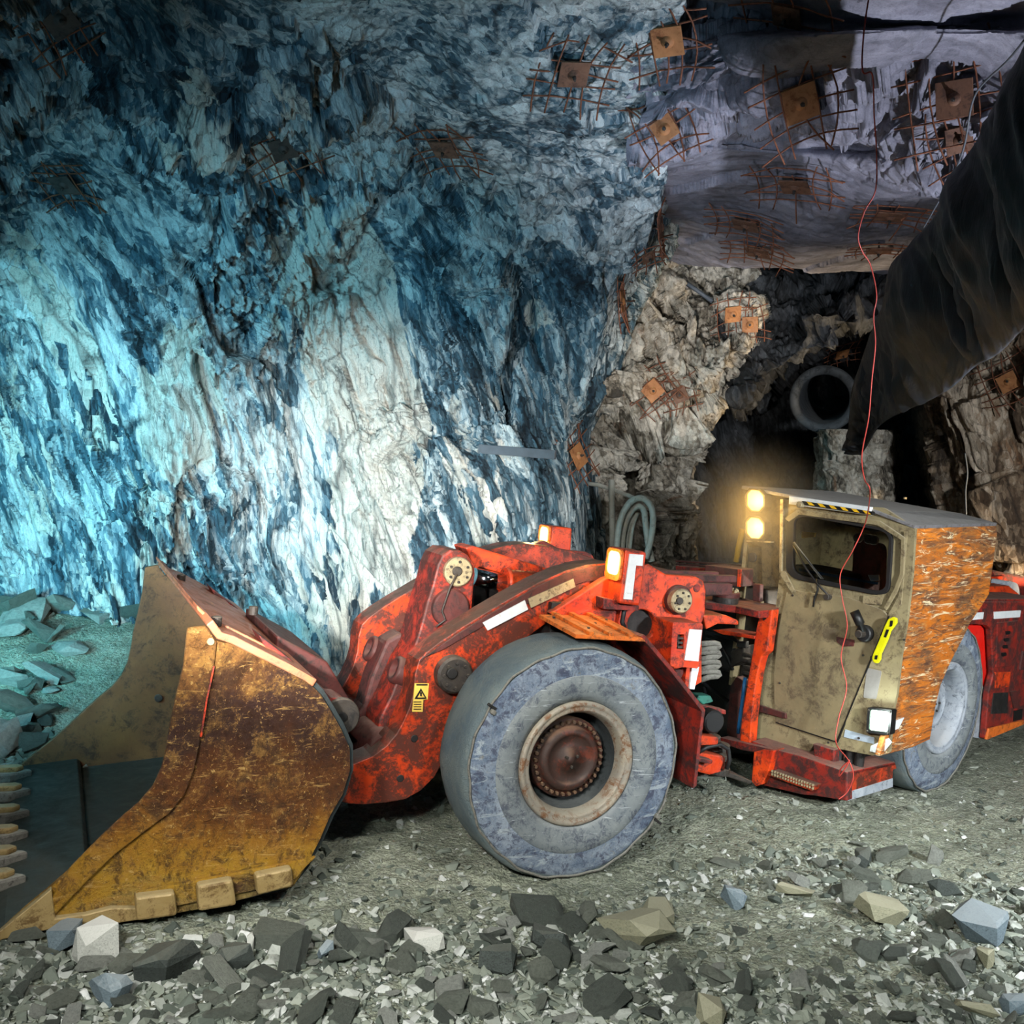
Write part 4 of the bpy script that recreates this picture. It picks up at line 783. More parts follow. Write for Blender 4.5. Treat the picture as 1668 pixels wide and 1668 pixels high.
def m_rock(name,dark,mid,pale,palepos=(.45,.62),sc=1.,rust=None,rot=(0,.33,0),bs=.7,patch=None,zs=.22,crack=.8,tone=.3):
    s=NT(name); v=s.vec((1,1,zs),rot); v1=s.vec((1,1,zs*1.8),rot)
    at=s.n('ShaderNodeAttribute',attribute_name='tone').outputs['Fac']
    a=s.noise(1.1*sc,10,.68,v1,.5); b=s.noise(7*sc,10,.76,v,.6); c=s.noise(24*sc,8,.8,v,.3); g=s.noise(70,5,.85)
    t1,h1,k1=s.cells(2.6*sc,zs*1.1,rot,.30); t2,h2,k2=s.cells(8*sc,zs*1.3,(rot[0],rot[1]+.12,rot[2]),.16,3.); t3,h3,k3=s.cells(24*sc,zs*1.6,rot,.06,8.)
    f=s.math('ADD',s.math('MULTIPLY',a,.8),s.math('MULTIPLY',b,.35)); f=s.math('ADD',f,s.math('MULTIPLY',at,.12))
    f=s.math('ADD',f,s.math('MULTIPLY',s.math('SUBTRACT',t1,.5),tone*.35)); f=s.math('ADD',f,s.math('MULTIPLY',s.math('SUBTRACT',t2,.5),tone*.6)); f=s.math('ADD',f,s.math('MULTIPLY',s.math('SUBTRACT',t3,.5),tone*.5)); f=s.math('ADD',f,-.08)
    p0,p1=palepos
    col=s.ramp(f,[(p0-.14,lin(dark)),(p0,lin(mid)),(p1,lin(pale)),(min(1,p1+.16),lin([min(255,x*1.12) for x in pale]))])
    if rust: col=s.mix(s.ramp(s.noise(1.7,8,.75,v1,.8),[(.58,0.),(.68,.7)]),col,lin(rust))
    if patch:   # pale patches with their own outline, stored on the rock
        pt=s.n('ShaderNodeAttribute',attribute_name='pale_patches').outputs['Fac']; pt=s.ramp(s.math('ADD',pt,s.math('ADD',s.math('MULTIPLY',s.math('SUBTRACT',b,.5),1.3),s.math('MULTIPLY',s.math('SUBTRACT',t2,.5),.5))),[(.42,0.),(.60,1.)])
        col=s.mix(pt,col,s.mix(b,lin([x*.86 for x in patch]),lin(patch)))
    dk=lin([x*.55 for x in dark])
    brk=s.ramp(a,[(.40,1.),(.60,.45)])      # cracks come and go
    col=s.mix(s.math('MULTIPLY',s.math('MULTIPLY',k1,crack),brk),col,dk); col=s.mix(s.math('MULTIPLY',s.math('MULTIPLY',k2,crack*.8),s.ramp(b,[(.45,0.),(.58,1.)])),col,dk)
    col=s.mix(s.math('MULTIPLY',s.ramp(c,[(.36,1.),(.44,0.)]),crack*.8),col,dk)
    col=s.mix(s.math('MULTIPLY',s.ramp(g,[(.38,1.),(.5,0.)]),.3),col,dk)
    h=s.math('ADD',s.math('MULTIPLY',h1,2.2),s.math('MULTIPLY',h2,1.1)); h=s.math('ADD',h,s.math('MULTIPLY',h3,.45)); h=s.math('ADD',h,s.math('MULTIPLY',b,.7)); h=s.math('ADD',h,s.math('MULTIPLY',c,.45)); h=s.math('ADD',h,s.math('MULTIPLY',g,.12))
    return s.out(col,.78,0,h,bs,.06)
M['rockw']=m_rock('slaty blue grey rock',(28,50,64),(82,118,136),(212,224,226),(.44,.605),patch=(242,240,230),zs=.13,bs=.9)
M['rockc']=m_rock('smooth grey roof rock',(74,76,86),(118,118,132),(160,160,174),(.42,.70),.7,rot=(0,1.3,.3),bs=.32,zs=.3,crack=.35,tone=.15)
M['rockb']=m_rock('tan broken rock',(74,68,60),(156,146,130),(214,206,192),(.42,.58),rust=(150,100,62),zs=.5,bs=.8,crack=.5)
M['rockd']=m_rock('unlit tunnel rock',(30,32,34),(60,62,66),(90,92,96),(.5,.7))  # rock colour darkened so the brow and tunnel look unlit
M['rockg']=m_rock('tan side rock',(84,66,50),(150,128,104),(206,190,170),(.46,.62),rust=(160,104,60),rot=(0,.25,0))
# ---- left wall
EDGE=[(-350,1190),(0,1115),(60,1098),(150,1086),(300,1074),(400,1054),(500,1002),(600,975),(640,962),(690,930),(720,928),(850,938),(1000,936),(1400,936)]
DW=[(-350,5.0),(-150,6.5),(0,7.9),(150,8.9),(300,10.7),(450,11.8),(600,12.3),(900,12.5),(1150,12.3),(1400,12.3)]
rows=[-350,-200,-80,0,80,160,240,320,400,460,520,580,640,700,760,850,950,1050,1150,1250,1400]
ctrl=[]
for y in rows:
    e=lerpx(y,EDGE); D=lerpx(y,DW); r=[]
    for k,x in enumerate([-420,-250,-100,50,200,350,500,650,800]): 
        xx=x if x<e-60 else e-60
        bulge=.35*math.sin(x*.011+y*.003)+.25*math.sin(x*.004-y*.006+1)
        r.append(atd(xx,y,D+bulge-(.9 if x<-200 else .35 if x<0 else 0)))
    r+= [atd(e-28,y,D-.05),atd(e,y,D+.25),atd(e+22,y,D+1.2),atd(e+45,y,D+3.2)]; ctrl.append(r)
wall=rock('wall_left',A(ctrl),720,760,[(.5,.24,.8),(1.3,.15,1.3),(3.2,.085,1.7),(7.5,.042,1.7),(16,.02,1.7)],M['rockw'],seed=1,streak=.35,fade=((0,.78,.88,1),(1,1,.45,.3)),stretch=5.,smooth_mask=lambda P:np.clip(.62+1.9*fbm(np.stack([P@FBx,P[:,1],P@FA*.4],1)*.75,3,99),.10,1.15))
# pale patches tinted into the rock face, each a noisy-edged blob
def pale_patches(o,blobs,soft=.25,thr=.0):
    n=len(o.data.vertices); co_=np.empty(n*3,np.float32); o.data.vertices.foreach_get('co',co_); P=co_.reshape(-1,3).astype(float)
    v=np.zeros(n); nz=fbm(np.stack([P@FBx*1.6,P[:,1],P@FA*.5],1)*1.6,5,5)+.6*fbm(np.stack([P@FBx*6,P[:,1]*2,P@FA*1.6],1),4,8)
    for (x,y,rx,ry,st) in blobs:
        c=hit(x,y)[0]; d=P-c; a=(d@FA)/ry; b=(d@FBx)/rx; q=1-np.sqrt(a*a+b*b)
        v=np.maximum(v,np.clip((q*1.0+nz*.9)/soft,0,1)*st*(q>-.6))
    at=o.data.attributes.new('pale_patches','FLOAT','POINT'); at.data.foreach_set('value',v.astype(np.float32))
pale_patches(wall,[(570,600,.75,2.2,.95),(610,820,.75,1.6,.9),(600,430,.35,.8,.7),(560,990,.6,.9,.6),(280,660,.6,.9,.75),(120,590,.45,1.2,.6),(780,800,.5,1.2,.4),(30,700,.3,1.6,.5),(880,510,.3,.25,.7),(270,860,.4,.9,.5),(160,1000,.5,.6,.4)])
# ---- roof of the drift
CH=[(-400,6.75),(-100,6.6),(20,6.56),(44,6.54),(54,6.40),(84,6.30),(120,6.24),(160,6.18),(200,6.10),(228,6.08),(246,5.98),(275,5.96),(320,5.95),(370,5.93),(405,5.92),(430,5.9)]
rows=[y for y,_ in CH]; ctrl=[]
for y in rows:
    h=lerpx(y,CH); r=[]
    for x in [1030,1090,1160,1230,1300,1380,1460,1540,1620,1720,1850,2050]:
        yy=y+.045*(x-1090)*(1 if y>60 else -.12) if y<420 else y+.05*(x-1090)
        hh=h+.12*math.sin(x*.012+y*.02)-(.10*max(0,(x-1400)/200))
        r.append(atz(x,yy-(0 if y>0 else 0),hh))
    ctrl.append(r)
def ms(P):
    return np.clip(np.where(P[:,1]<8.45,.06,np.where(P[:,1]<9.6,1.,np.interp(P[:,1],[9.6,10.2],[.7,.07]))),0,1)
roof=rock('ceiling',A(ctrl),420,420,[(.6,.12,.7),(2.2,.12,1.3),(5,.06,1.3),(11,.025,1.)],M['rockc'],stretch=1.05,streak=0,smooth_mask=ms,seed=4,fa=unit((.9,.4,.1)))
# ---- recess behind
ER=[(380,1240),(470,1232),(560,1222),(620,1175),(680,1140),(760,1112),(900,1100),(1200,1100)]
DB=[(390,15.8),(430,15.3),(480,14.9),(540,14.5),(590,14.0),(630,13.9),(660,14.6),(700,15.6),(800,15.9),(900,15.6),(1050,15.2),(1200,15.2)]
ctrl=[]
for y in [390,430,480,520,560,590,615,640,665,700,750,820,900,1000,1100,1200]:
    e=lerpx(y,ER); D=lerpx(y,DB); r=[]
    for x in [880,940,990,1040,1090,1130]: r.append(atd(min(x,e-30),y,D+.3*math.sin(x*.03+y*.01)-.2))
    for dx,dd in((-22,0),(0,.4),(10,2.),(16,5.)): r.append(atd(e+dx,y,D+dd))
    ctrl.append(r)
back=rock('wall_back',A(ctrl),300,380,[(.7,.20,.9),(1.8,.15,1.4),(4.5,.08,1.5),(10,.035,1.5)],M['rockb'],stretch=1.6,streak=.2,fade=((0,.7,.85,1),(1,1,.5,.3)),seed=7)
# ---- brow over the tunnel, its unlit look put into the rock colour
LO=[(1200,655),(1240,636),(1290,588),(1340,548),(1400,525),(1450,530),(1550,560),(1700,560)]
ctrl=[]
for k,(fy,D) in enumerate([(0,16.4),(.2,15.6),(.5,15.0),(.85,14.4),(1.,14.5),(1.03,16.),(1.06,20)]):
    r=[]
    for x in [1190,1230,1270,1310,1350,1400,1450,1500,1560]:
        lo=lerpx(x,LO); y0=432; r.append(atd(x,y0+(lo-y0)*fy,D+.2*math.sin(x*.05)))
    ctrl.append(r)
rock('wall_right_brow',A(ctrl),260,160,[(.8,.3,1.),(2.2,.14,1.2),(6,.05,1.2)],M['rockd'],stretch=1.2,streak=.3,seed=9)
# ---- tunnel depths
ctrl=[[atd(x,y,24+3*math.sin(x*.004)) for x in (1000,1150,1300,1450,1600,1800)] for y in (380,500,700,900,1150)]
rock('wall_tunnel_end',A(ctrl),160,140,[(.5,.7,1.),(1.5,.25,1.2),(4,.08,1.)],M['rockd'],seed=12)
# side wall of the left tunnel mouth, running back
# ---- pillar between the two tunnels
ctrl=[]
for y in [700,720,740,770,820,900,1000,1120]:
    w=46+.05*abs(y-760); cx=1392+(.02*(760-y)); D=17.0; r=[]
    for a in np.linspace(-1.25,1.25,7): r.append(atd(cx+w*math.sin(a)/math.sin(1.25),y,D+.9-1.1*math.cos(a)))
    r=[atd(cx-w,y,D+4)]+r+[atd(cx+w,y,D+4)]; ctrl.append(r)
rock('wall_middle_pillar',A(ctrl),120,160,[(1.,.15,1.),(3,.08,1.2),(8,.03,1.)],M['rockb'],seed=15)
# ---- right wall
EG=[(420,1640),(540,1620),(590,1556),(640,1540),(700,1562),(760,1580),(850,1600),(950,1632),(1100,1650),(1250,1660)]
ctrl=[]
for y in [420,500,560,600,650,700,760,820,880,950,1050,1200]:
    e=lerpx(y,EG); D=15.0+(.0 if y>620 else (620-y)*.004); r=[]
    for dx,dd in((-14,5),(-4,1.4),(6,.3),(26,0),(60,-.4),(110,-.2),(180,-.9),(300,-2.4)):r.append(atd(e+dx,y,D+dd))
    ctrl.append(r)
rock('wall_right',A(ctrl),260,340,[(.8,.42,1.),(2.0,.2,1.2),(5,.08,1.2),(11,.025,1.)],M['rockg'],stretch=5.,streak=1.2,fade=((0,.15,.3,1),(.3,.5,1,1)),seed=21,fa=unit((.45,0,-1)))
# ================================================================== FLOOR
def gh(x,y):
    """floor height: flat under the wheels, a low bank of rubble in front, rising towards the left wall"""
    P=np.stack([x,y,np.zeros_like(x)],1)
    u=(x-FF.o[0])*FF.u[0]+(y-FF.o[1])*FF.u[1]
    w=np.clip((6.9-y+.22*x)/1.2,0,1); w=w*w*(3-2*w)
    h=.05*fbm(P*.9,4,31)+.05*w
    near=np.clip(1-np.abs(u)*0,0,1)
    # the trodden way the wheels stand on
    m=np.clip(((y-7.35-.62*(x-.6)))/-.8,0,1)
    flat=np.clip(1-np.abs(y-(7.1+.62*(x-.6)))/.9,0,1); h=h*(1-flat*.9)-.015*flat
    rut=np.exp(-((y-(6.75+.5*x))/.22)**2)*.03; h=h-rut*.6
    bank=np.clip((y-(9.6-.15*(x+4)))/2.6,0,1)*np.clip((-1.2-x)/2.,0,1); h=h+bank*.75
    h=h+.018*fbm(P*6,3,33)+.010*facet(P*9,41,1.)[0]*.8
    return h
nx,ny=760,620; xs=np.linspace(-1,1,nx); ts=np.linspace(0,1,ny); Y=3.6+22*ts**1.9; G=[]
X=np.sign(xs)*np.abs(xs)**1.15
YY=np.repeat(Y,nx); XX=np.tile(X,ny)*(.62*YY+1.8)+.1*YY
Z=gh(XX,YY); Pg=np.stack([XX,YY,Z],1)
me=bpy.data.meshes.new('floor'); idx=np.arange(nx*ny).reshape(ny,nx); f=np.stack([idx[:-1,:-1],idx[:-1,1:],idx[1:,1:],idx[1:,:-1]],-1).reshape(-1,4)
me.vertices.add(len(Pg)); me.vertices.foreach_set('co',Pg.astype(np.float32).ravel()); me.loops.add(f.size); me.loops.foreach_set('vertex_index',f.ravel().astype(np.int32))
me.polygons.add(len(f)); me.polygons.foreach_set('loop_start',np.arange(0,f.size,4,dtype=np.int32)); me.polygons.foreach_set('loop_total',np.full(len(f),4,np.int32)); me.update(calc_edges=True)
def m_floor():
    s=NT('crushed rock floor'); a=s.noise(1.3,9,.7,None,.4); b=s.noise(14,8,.8); c=s.n('ShaderNodeTexVoronoi'); c.inputs['Scale'].default_value=28; s.l(s.tc.outputs['Object'],c.inputs['Vector'])
    c2=s.n('ShaderNodeTexVoronoi'); c2.inputs['Scale'].default_value=70; s.l(s.tc.outputs['Object'],c2.inputs['Vector'])
    col=s.ramp(s.math('ADD',s.math('MULTIPLY',a,.6),s.math('MULTIPLY',b,.4)),[(.36,lin((92,98,84))),(.5,lin((136,142,124))),(.64,lin((176,180,160)))])
    col=s.mix(s.math('MULTIPLY',s.ramp(s.sep(c.outputs['Color'])[0],[(.55,0.),(.9,1.)]),.5),col,lin((160,164,152)))
    col=s.mix(s.math('MULTIPLY',s.ramp(s.sep(c2.outputs['Color'])[1],[(.5,0.),(.9,1.)]),.45),col,lin((52,58,50)))
    h=s.math('ADD',s.math('MULTIPLY',c.outputs['Distance'],-1.),s.math('MULTIPLY',c2.outputs['Distance'],-.6)); h=s.math('ADD',h,s.math('MULTIPLY',b,.8))
    return s.out(col,.85,0,h,.8,.02)
me.materials.append(m_floor()); fo=bpy.data.objects.new('floor',me); COL.objects.link(fo); fo['kind']='structure'
# ================================================================== STONES
def m_stone():
    s=NT('broken grey green stone'); r=s.n('ShaderNodeObjectInfo').outputs['Random']; a=s.noise(5,8,.7,None,.4); b=s.noise(30,6,.75)
    c=s.ramp(r,[(0.,lin((82,90,84))),(.35,lin((116,124,114))),(.7,lin((142,148,136))),(.93,lin((196,200,192)))])
    col=s.mix(s.math('MULTIPLY',s.ramp(a,[(.4,0.),(.65,1.)]),.4),c,lin((60,66,60)))
    col=s.mix(s.math('MULTIPLY',s.ramp(b,[(.52,0.),(.7,1.)]),.35),col,lin((176,178,160)))
    return s.out(col,.8,0,s.math('ADD',a,b),.9,.04)
def m_grav():
    s=NT('mixed gravel'); r=s.n('ShaderNodeNewGeometry').outputs['Random Per Island']; b=s.noise(40,5,.7)
    c=s.ramp(r,[(0.,lin((60,68,62))),(.3,lin((100,108,98))),(.65,lin((136,142,130))),(.9,lin((168,172,166))),(1.,lin((206,208,206)))])
    return s.out(s.mix(s.math('MULTIPLY',s.ramp(b,[(.5,0.),(.7,1.)]),.3),c,lin((60,64,58))),.8,0,b,.3,.005)
M['stone']=m_stone(); M['grav']=m_grav()
M['stonew']=paint('pale stone',(196,198,190),(170,172,166),(110,112,106),.4,(210,210,204),8,.7,seed=41)
M['stonet']=paint('tan stone',(136,134,110),(116,116,96),(80,82,68),.4,(160,158,136),6,.75,seed=42)
M['stoned']=paint('dark stone',(66,74,70),(50,56,54),(34,38,36),.5,(96,100,92),6,.7,seed=43)
M['stoneb']=paint('blue grey stone',(104,120,128),(86,100,108),(56,66,70),.4,(150,160,164),6,.7,seed=44)
def hull(rng,flat=.5,n=13,pw=1.):
    p=rng.normal(size=(n,3)); p/=np.linalg.norm(p,axis=1,keepdims=True); p=np.sign(p)*np.abs(p)**pw; p*=rng.uniform(.8,1.05,(n,1)); p[:,2]*=flat
    bm=bmesh.new(); vs=[bm.verts.new(tuple(q)) for q in p]; r=bmesh.ops.convex_hull(bm,input=vs)
    bmesh.ops.delete(bm,geom=[g for g in r['geom_interior'] if isinstance(g,bmesh.types.BMVert)],context='VERTS')
    bmesh.ops.dissolve_limit(bm,angle_limit=math.radians(11),verts=bm.verts,edges=bm.edges)
    bmesh.ops.triangulate(bm,faces=bm.faces)
    bm.verts.index_update(); v=A([tuple(x.co) for x in bm.verts]); f=[[q.index for q in g.verts] for g in bm.faces]; bm.free()
    return v,f
rg=np.random.default_rng(5); HULLS=[hull(rg,.35+.4*rg.random(),int(rg.integers(11,18)),.55) for _ in range(16)]
def rotm(rng,tilt=.5):
    a=rng.uniform(0,2*math.pi); t=rng.normal()*tilt; b=rng.normal()*tilt
    Rz=A([[math.cos(a),-math.sin(a),0],[math.sin(a),math.cos(a),0],[0,0,1]]); Rx=A([[1,0,0],[0,math.cos(t),-math.sin(t)],[0,math.sin(t),math.cos(t)]]); Ry=A([[math.cos(b),0,math.sin(b)],[0,1,0],[-math.sin(b),0,math.cos(b)]])
    return Rx@Ry@Rz
def g1(x,y): return float(gh(A([x]),A([y]))[0])
def groundpt(px,py):
    p=atz(px,py,0.)
    for _ in range(4): p=atz(px,py,g1(p[0],p[1]))
    return p
def groundpts(px,py):
    d=FW[None]+((px-CC)/FP)[:,None]*RT-((py-CC)/FP)[:,None]*UP; z=np.zeros(len(px))
    for _ in range(4): P=OO+d*((z-HC)/d[:,2])[:,None]; z=gh(P[:,0],P[:,1])
    return OO+d*((z-HC)/d[:,2])[:,None]
def dens(px,py):
    """how thickly loose stone lies, by place on the floor"""
    top=np.interp(px,[0,120,400,700,900,1100,1250,1400,1520,1668],[1520,1530,1500,1492,1470,1420,1375,1360,1380,1420])
    d=np.clip((py-top)/30,0,1)
    clear=((px-1250)/190)**2+((py-1520)/62)**2; d*=np.clip((clear-.8)*2,.04,1)
    d*=np.where((px>1440)&(py<1440),.25,1.); d*=np.where((px>1350)&(px<1500)&(py>1560),.55,1.)
    return d
# ---- the larger stones one by one
NAMED=[((160,1538),66,72,.9,'stonew','pale upright wedge-shaped stone leaning by the bucket lip'),((104,1532),72,40,.5,'stoneb','flat grey slab under the bucket lip beside the pale wedge'),
((270,1572),112,66,.75,'stoned','largest dark square block in the rubble before the bucket'),((456,1530),84,42,.5,'stone','flat-topped grey-green boulder right of the white pebble'),
((407,1538),18,34,.9,'stonew','small bright white pebble standing beside the flat-topped boulder'),((180,1613),66,48,.6,'stoneb','grey boulder at lower left, in front of the pale wedge'),
((380,1563),56,42,.7,'stoned','dark rough stone between the square block and flat-topped boulder'),((531,1551),32,30,.8,'stoneb','rounded blue-grey cobble right of the flat-topped boulder'),
((690,1530),70,34,.5,'stonew','pale and dark layered slab in the middle of the rubble row'),((809,1567),58,48,.7,'stoned','dark angular block in the rubble below the front wheel'),
((880,1586),46,42,.7,'stone','squat grey block right of the dark angular block'),((1036,1516),118,58,.55,'stonet','broad tan slab, largest stone in the middle foreground'),
((894,1532),92,44,.5,'stoned','long dark slab left of the broad tan slab'),((1072,1486),70,26,.5,'stonet','row-end tan stone resting behind the broad tan slab'),
((1190,1466),42,34,.7,'stoneb','blue-grey stone at the left end of the thin slate band'),((1404,1400),40,30,.6,'stoned','dark jagged stone at the top of the slate band'),
((1520,1396),26,32,1.,'stone','lone upright grey stone on the bare track at right'),((1540,1450),50,26,.5,'stoned','dark wedge lying on the edge of the bare track'),
((1596,1506),108,50,.6,'stoneb','large blue-grey boulder near the right edge'),((1436,1490),80,36,.45,'stonet','flat tan rock right of the bare gravel patch'),
((1294,1452),56,18,.4,'stonet','thin flat slate plate behind the bare gravel patch'),((987,1630),84,36,.5,'stone','grey slab at the bottom edge, centre right'),
((1157,1646),66,46,.8,'stonet','squared tan block at the bottom edge'),((1591,1640),66,26,.5,'stonet','flat pale stone at the bottom right'),
((1604,1563),40,36,.7,'stonet','square tan stone below the large blue-grey boulder'),((1655,1640),50,36,.7,'stoneb','blue-grey stone cut off by the bottom right corner'),
((740,1640),60,30,.5,'stone','grey plate half buried at the bottom edge, left of centre'),((1450,1395),60,22,.4,'stone','thin grey plate on top of the slate band')]
def stone(v,f,name,mat,p,sx,sy,sz,R,label,group=None,mesh=None):
    if mesh is None:
        mesh=bpy.data.meshes.new(name); mesh.from_pydata([tuple(x) for x in v],[],f); mesh.materials.append(M[mat])
    o=bpy.data.objects.new(name,mesh); COL.objects.link(o)
    S=np.diag([sx,sy,sz]); m=R@S; o.matrix_world=Matrix(((*m[0],p[0]),(*m[1],p[1]),(*m[2],p[2]),(0,0,0,1))); tag(o,label,'stone' if name=='stone' else 'stone',group)
    return o
rs=np.random.default_rng(11)
def base_h(v,S,R): return float(((v*S)@R.T)[:,2].min())
for (c,w,h,fl_,mt,lb) in NAMED:
    p=groundpt(c[0],c[1]+h*.32); D=float((p-OO)@FW); m=D/FP; v,f=hull(rs,.8,18,.55); R=rotm(rs,.16)
    S=A([w*m*.56,w*m*.36,h*m*.52]); v=v/np.abs(v).max(0)
    q=A([p[0],p[1],g1(p[0],p[1])-base_h(v,S,R)-S[2]*.18]); stone(v,f,'stone',mt,q,*S,R,lb)
def bmesh_of(h,i):
    me=bpy.data.meshes.new('stone'); me.from_pydata([tuple(x) for x in h[0]],[],h[1]); me.materials.append(M['stone']); return me
HM=[bmesh_of(h,i) for i,h in enumerate(HULLS)]
GR=[((0,560),'grey stone in the rubble row in front of the bucket','rubble in front of the bucket'),((560,1120),'grey stone in the rubble in the middle foreground','rubble in the middle foreground'),((1120,1700),'greenish stone in the loose slate at lower right','loose slate at lower right')]
cnt=0; tries=0
while cnt<205 and tries<9000:
    tries+=1; px=rs.uniform(-20,1688); py=rs.uniform(1350,1675)
    if rs.random()>dens(px,py): continue
    if any(((px-c[0])/(w*.5))**2+((py-c[1])/(h*.45))**2<1 for c,w,h,*_ in NAMED): continue
    p=groundpt(px,py); D=float((p-OO)@FW); r=float(np.clip(rs.lognormal(math.log(20),.35),12,38))*(1. if px<1100 else .85)
    m=D/FP; i=int(rs.integers(16)); v,f=HULLS[i]; R=rotm(rs,.35); S=A([r*m*rs.uniform(.8,1.35),r*m*rs.uniform(.6,1.),r*m*rs.uniform(.5,1.)])
    q=A([p[0],p[1],g1(p[0],p[1])-base_h(v,S,R)-S[2]*.15]); 
    gi=[k for k,(ab,_,_) in enumerate(GR) if ab[0]<=px<ab[1] or (k==0 and px<0)][0]
    stone(v,f,'stone','stone',q,*S,R,GR[gi][1],GR[gi][2],HM[i]); cnt+=1
# rubble heap by the left wall
k=0
while k<62:
    px=rs.uniform(-10,235); py=rs.uniform(1010,1260)
    if px>40 and py>1255-(px-15)*1.15*.9+0: continue
    p=groundpt(px,py); D=float((p-OO)@FW); m=D/FP; r=rs.uniform(12,36); i=int(rs.integers(16)); v,f=HULLS[i]; R=rotm(rs,.4)
    S=A([r*m*1.3,r*m*.9,r*m*.7]); q=A([p[0],p[1],g1(p[0],p[1])-base_h(v,S,R)-S[2]*.2])
    stone(v,f,'stone','stone',q,*S,R,'angular slate block in the rubble heap at the foot of the left wall','rubble heap at the left wall',HM[i]); k+=1
# the rest: gravel nobody could count
V=[];F=[];b=0; N=0; rs2=np.random.default_rng(21)
px=rs2.uniform(-350,2050,95000); py=rs2.uniform(1240,1800,95000); dn=dens(px,py); low=np.where(py<1420,.10,.16)
keep=rs2.random(95000)<np.maximum(dn*.62,low); px=px[keep][:24000]; py=py[keep][:24000]
pts=groundpts(px,py); zz=pts[:,2]
pl2x=rs2.uniform(-40,260,1500); pl2y=rs2.uniform(1000,1260,1500)
pts2=groundpts(pl2x,pl2y); pts=np.vstack([pts,pts2]); zz=np.concatenate([zz,pts2[:,2]])
for j,(p,z) in enumerate(zip(pts,zz)):
    v,f=HULLS[int(rs2.integers(16))]; r=float(np.clip(rs2.lognormal(math.log(.018),.55),.007,.055))*(1 if j<len(pts)-1500 else 2.)
    if np.linalg.norm(p[:2]-wf[:2])<.55 : r*=.5
    q=(v*A([1.2,.9,.7])*r)@rotm(rs2,.5).T+A([p[0],p[1],z+r*.15]); V.append(q); F+= [[a+b for a in t] for t in f]; b+=len(v)
V=np.vstack(V); me=bpy.data.meshes.new('gravel'); me.from_pydata(V.tolist(),[],F); me.materials.append(M['grav']); o=bpy.data.objects.new('gravel',me); COL.objects.link(o); tag(o,'loose grey gravel scattered over the drift floor','gravel',None,'stuff')
# ================================================================== ROCK BOLTS, DUCT, CABLES
M['rust']=paint('rusty mesh bar',(140,84,56),(104,62,44),(62,42,36),.5,(160,110,80),14,.7,seed=51)
M['rustp']=paint('rusty bolt plate',(122,86,66),(92,62,46),(70,48,40),.5,(170,140,110),6,.65,seed=52)
M['rusto']=paint('orange rusty plate',(180,124,78),(150,98,60),(120,72,40),.4,(220,180,120),6,.6,seed=53)
M['plated']=paint('dark bolt plate',(70,64,60),(54,50,48),(34,32,32),.4,(90,84,78),6,.6,seed=54)
rb_=np.random.default_rng(31)
BOLTS=[ # px, py, plate half size m, grid half size m, in-plane angle, bars, plate material, label, plate tilt
((90,28),.17,.55,.8,4,'plated','black bolt plate at the very top left, almost lost in the dark'),
((108,290),.17,.52,.05,4,'plated','square dark bolt plate with upright mesh at the left edge'),
((460,232),.17,.62,.7,4,'plated','dark bolt plate with diamond-set mesh, second from the left on the wall'),
((727,230),.17,.60,.45,4,'rustp','brown bolt plate with tilted mesh, high in the middle of the wall'),
((932,108),.17,.58,.08,4,'rustp','brown bolt plate with wide mesh near the top centre'),
((1090,57),.17,.52,.12,4,'rusto','orange-brown bolt plate where wall meets roof, top centre right'),
((1085,213),.14,.50,.5,4,'rusto','rusty bolt plate below the orange-brown one on the roof corner'),
((1297,165),.19,.62,.5,4,'rusto','orange bolt plate with loose crossed bars on the broken roof ledge'),
((1290,10),.16,.7,.5,3,'rustp','mesh crossing the smooth roof slab at the top edge'),
((1062,372),.15,.5,.3,4,'rustp','mesh seen edge-on at the corner of wall and roof'),
((1000,492),.17,.55,.2,4,'rusto','orange bolt plate seen edge-on halfway down the wall corner'),
((932,746),.19,.55,.5,4,'rusto','pale orange bolt plate with pale mesh low on the wall corner'),
((1060,635),.17,.55,.75,4,'rusto','orange bolt plate with mesh under the rock ledge'),
((1108,642),.14,.42,.3,3,'rustp','brown bolt plate just right of the one under the rock ledge'),
((1190,508),.16,.5,.3,3,'rusto','rusty bolt plate on the broken rock below the roof'),
((1222,528),.15,.4,.2,3,'rusto','orange square bolt plate beside the broken rock shelf'),
((1218,355),.2,.7,.3,4,'rustp','mesh lying flat on the smooth roof, nearest the wall corner'),
((1298,290),.2,.75,.35,4,'rustp','mesh lying flat on the smooth roof, left of the red wire'),
((1238,400),.2,.7,.25,4,'rustp','lowest mesh on the smooth roof before the broken rock'),
((1452,338),.2,.6,.2,4,'rustp','mesh on the roof just right of the red wire'),
((1560,160),.2,.75,.1,4,'rustp','brown bolt plate with long bars in the shadow beside the black duct'),
((1432,395),.2,.55,.2,3,'rustp','rusty bolt plate on the roof at the end of the long shadow'),
((1560,225),.15,.5,.4,3,'rustp','small mesh close to the edge of the black duct'),
((1645,625),.17,.6,.5,4,'rusto','rusty mesh on the right rock wall under the duct'),
((1368,570),.15,.5,.6,3,'rusto','rusty mesh on the brow above the round duct'),
((1050,410),.10,.3,.7,3,'rustp','small mesh scrap at the wall corner just below the roof')]
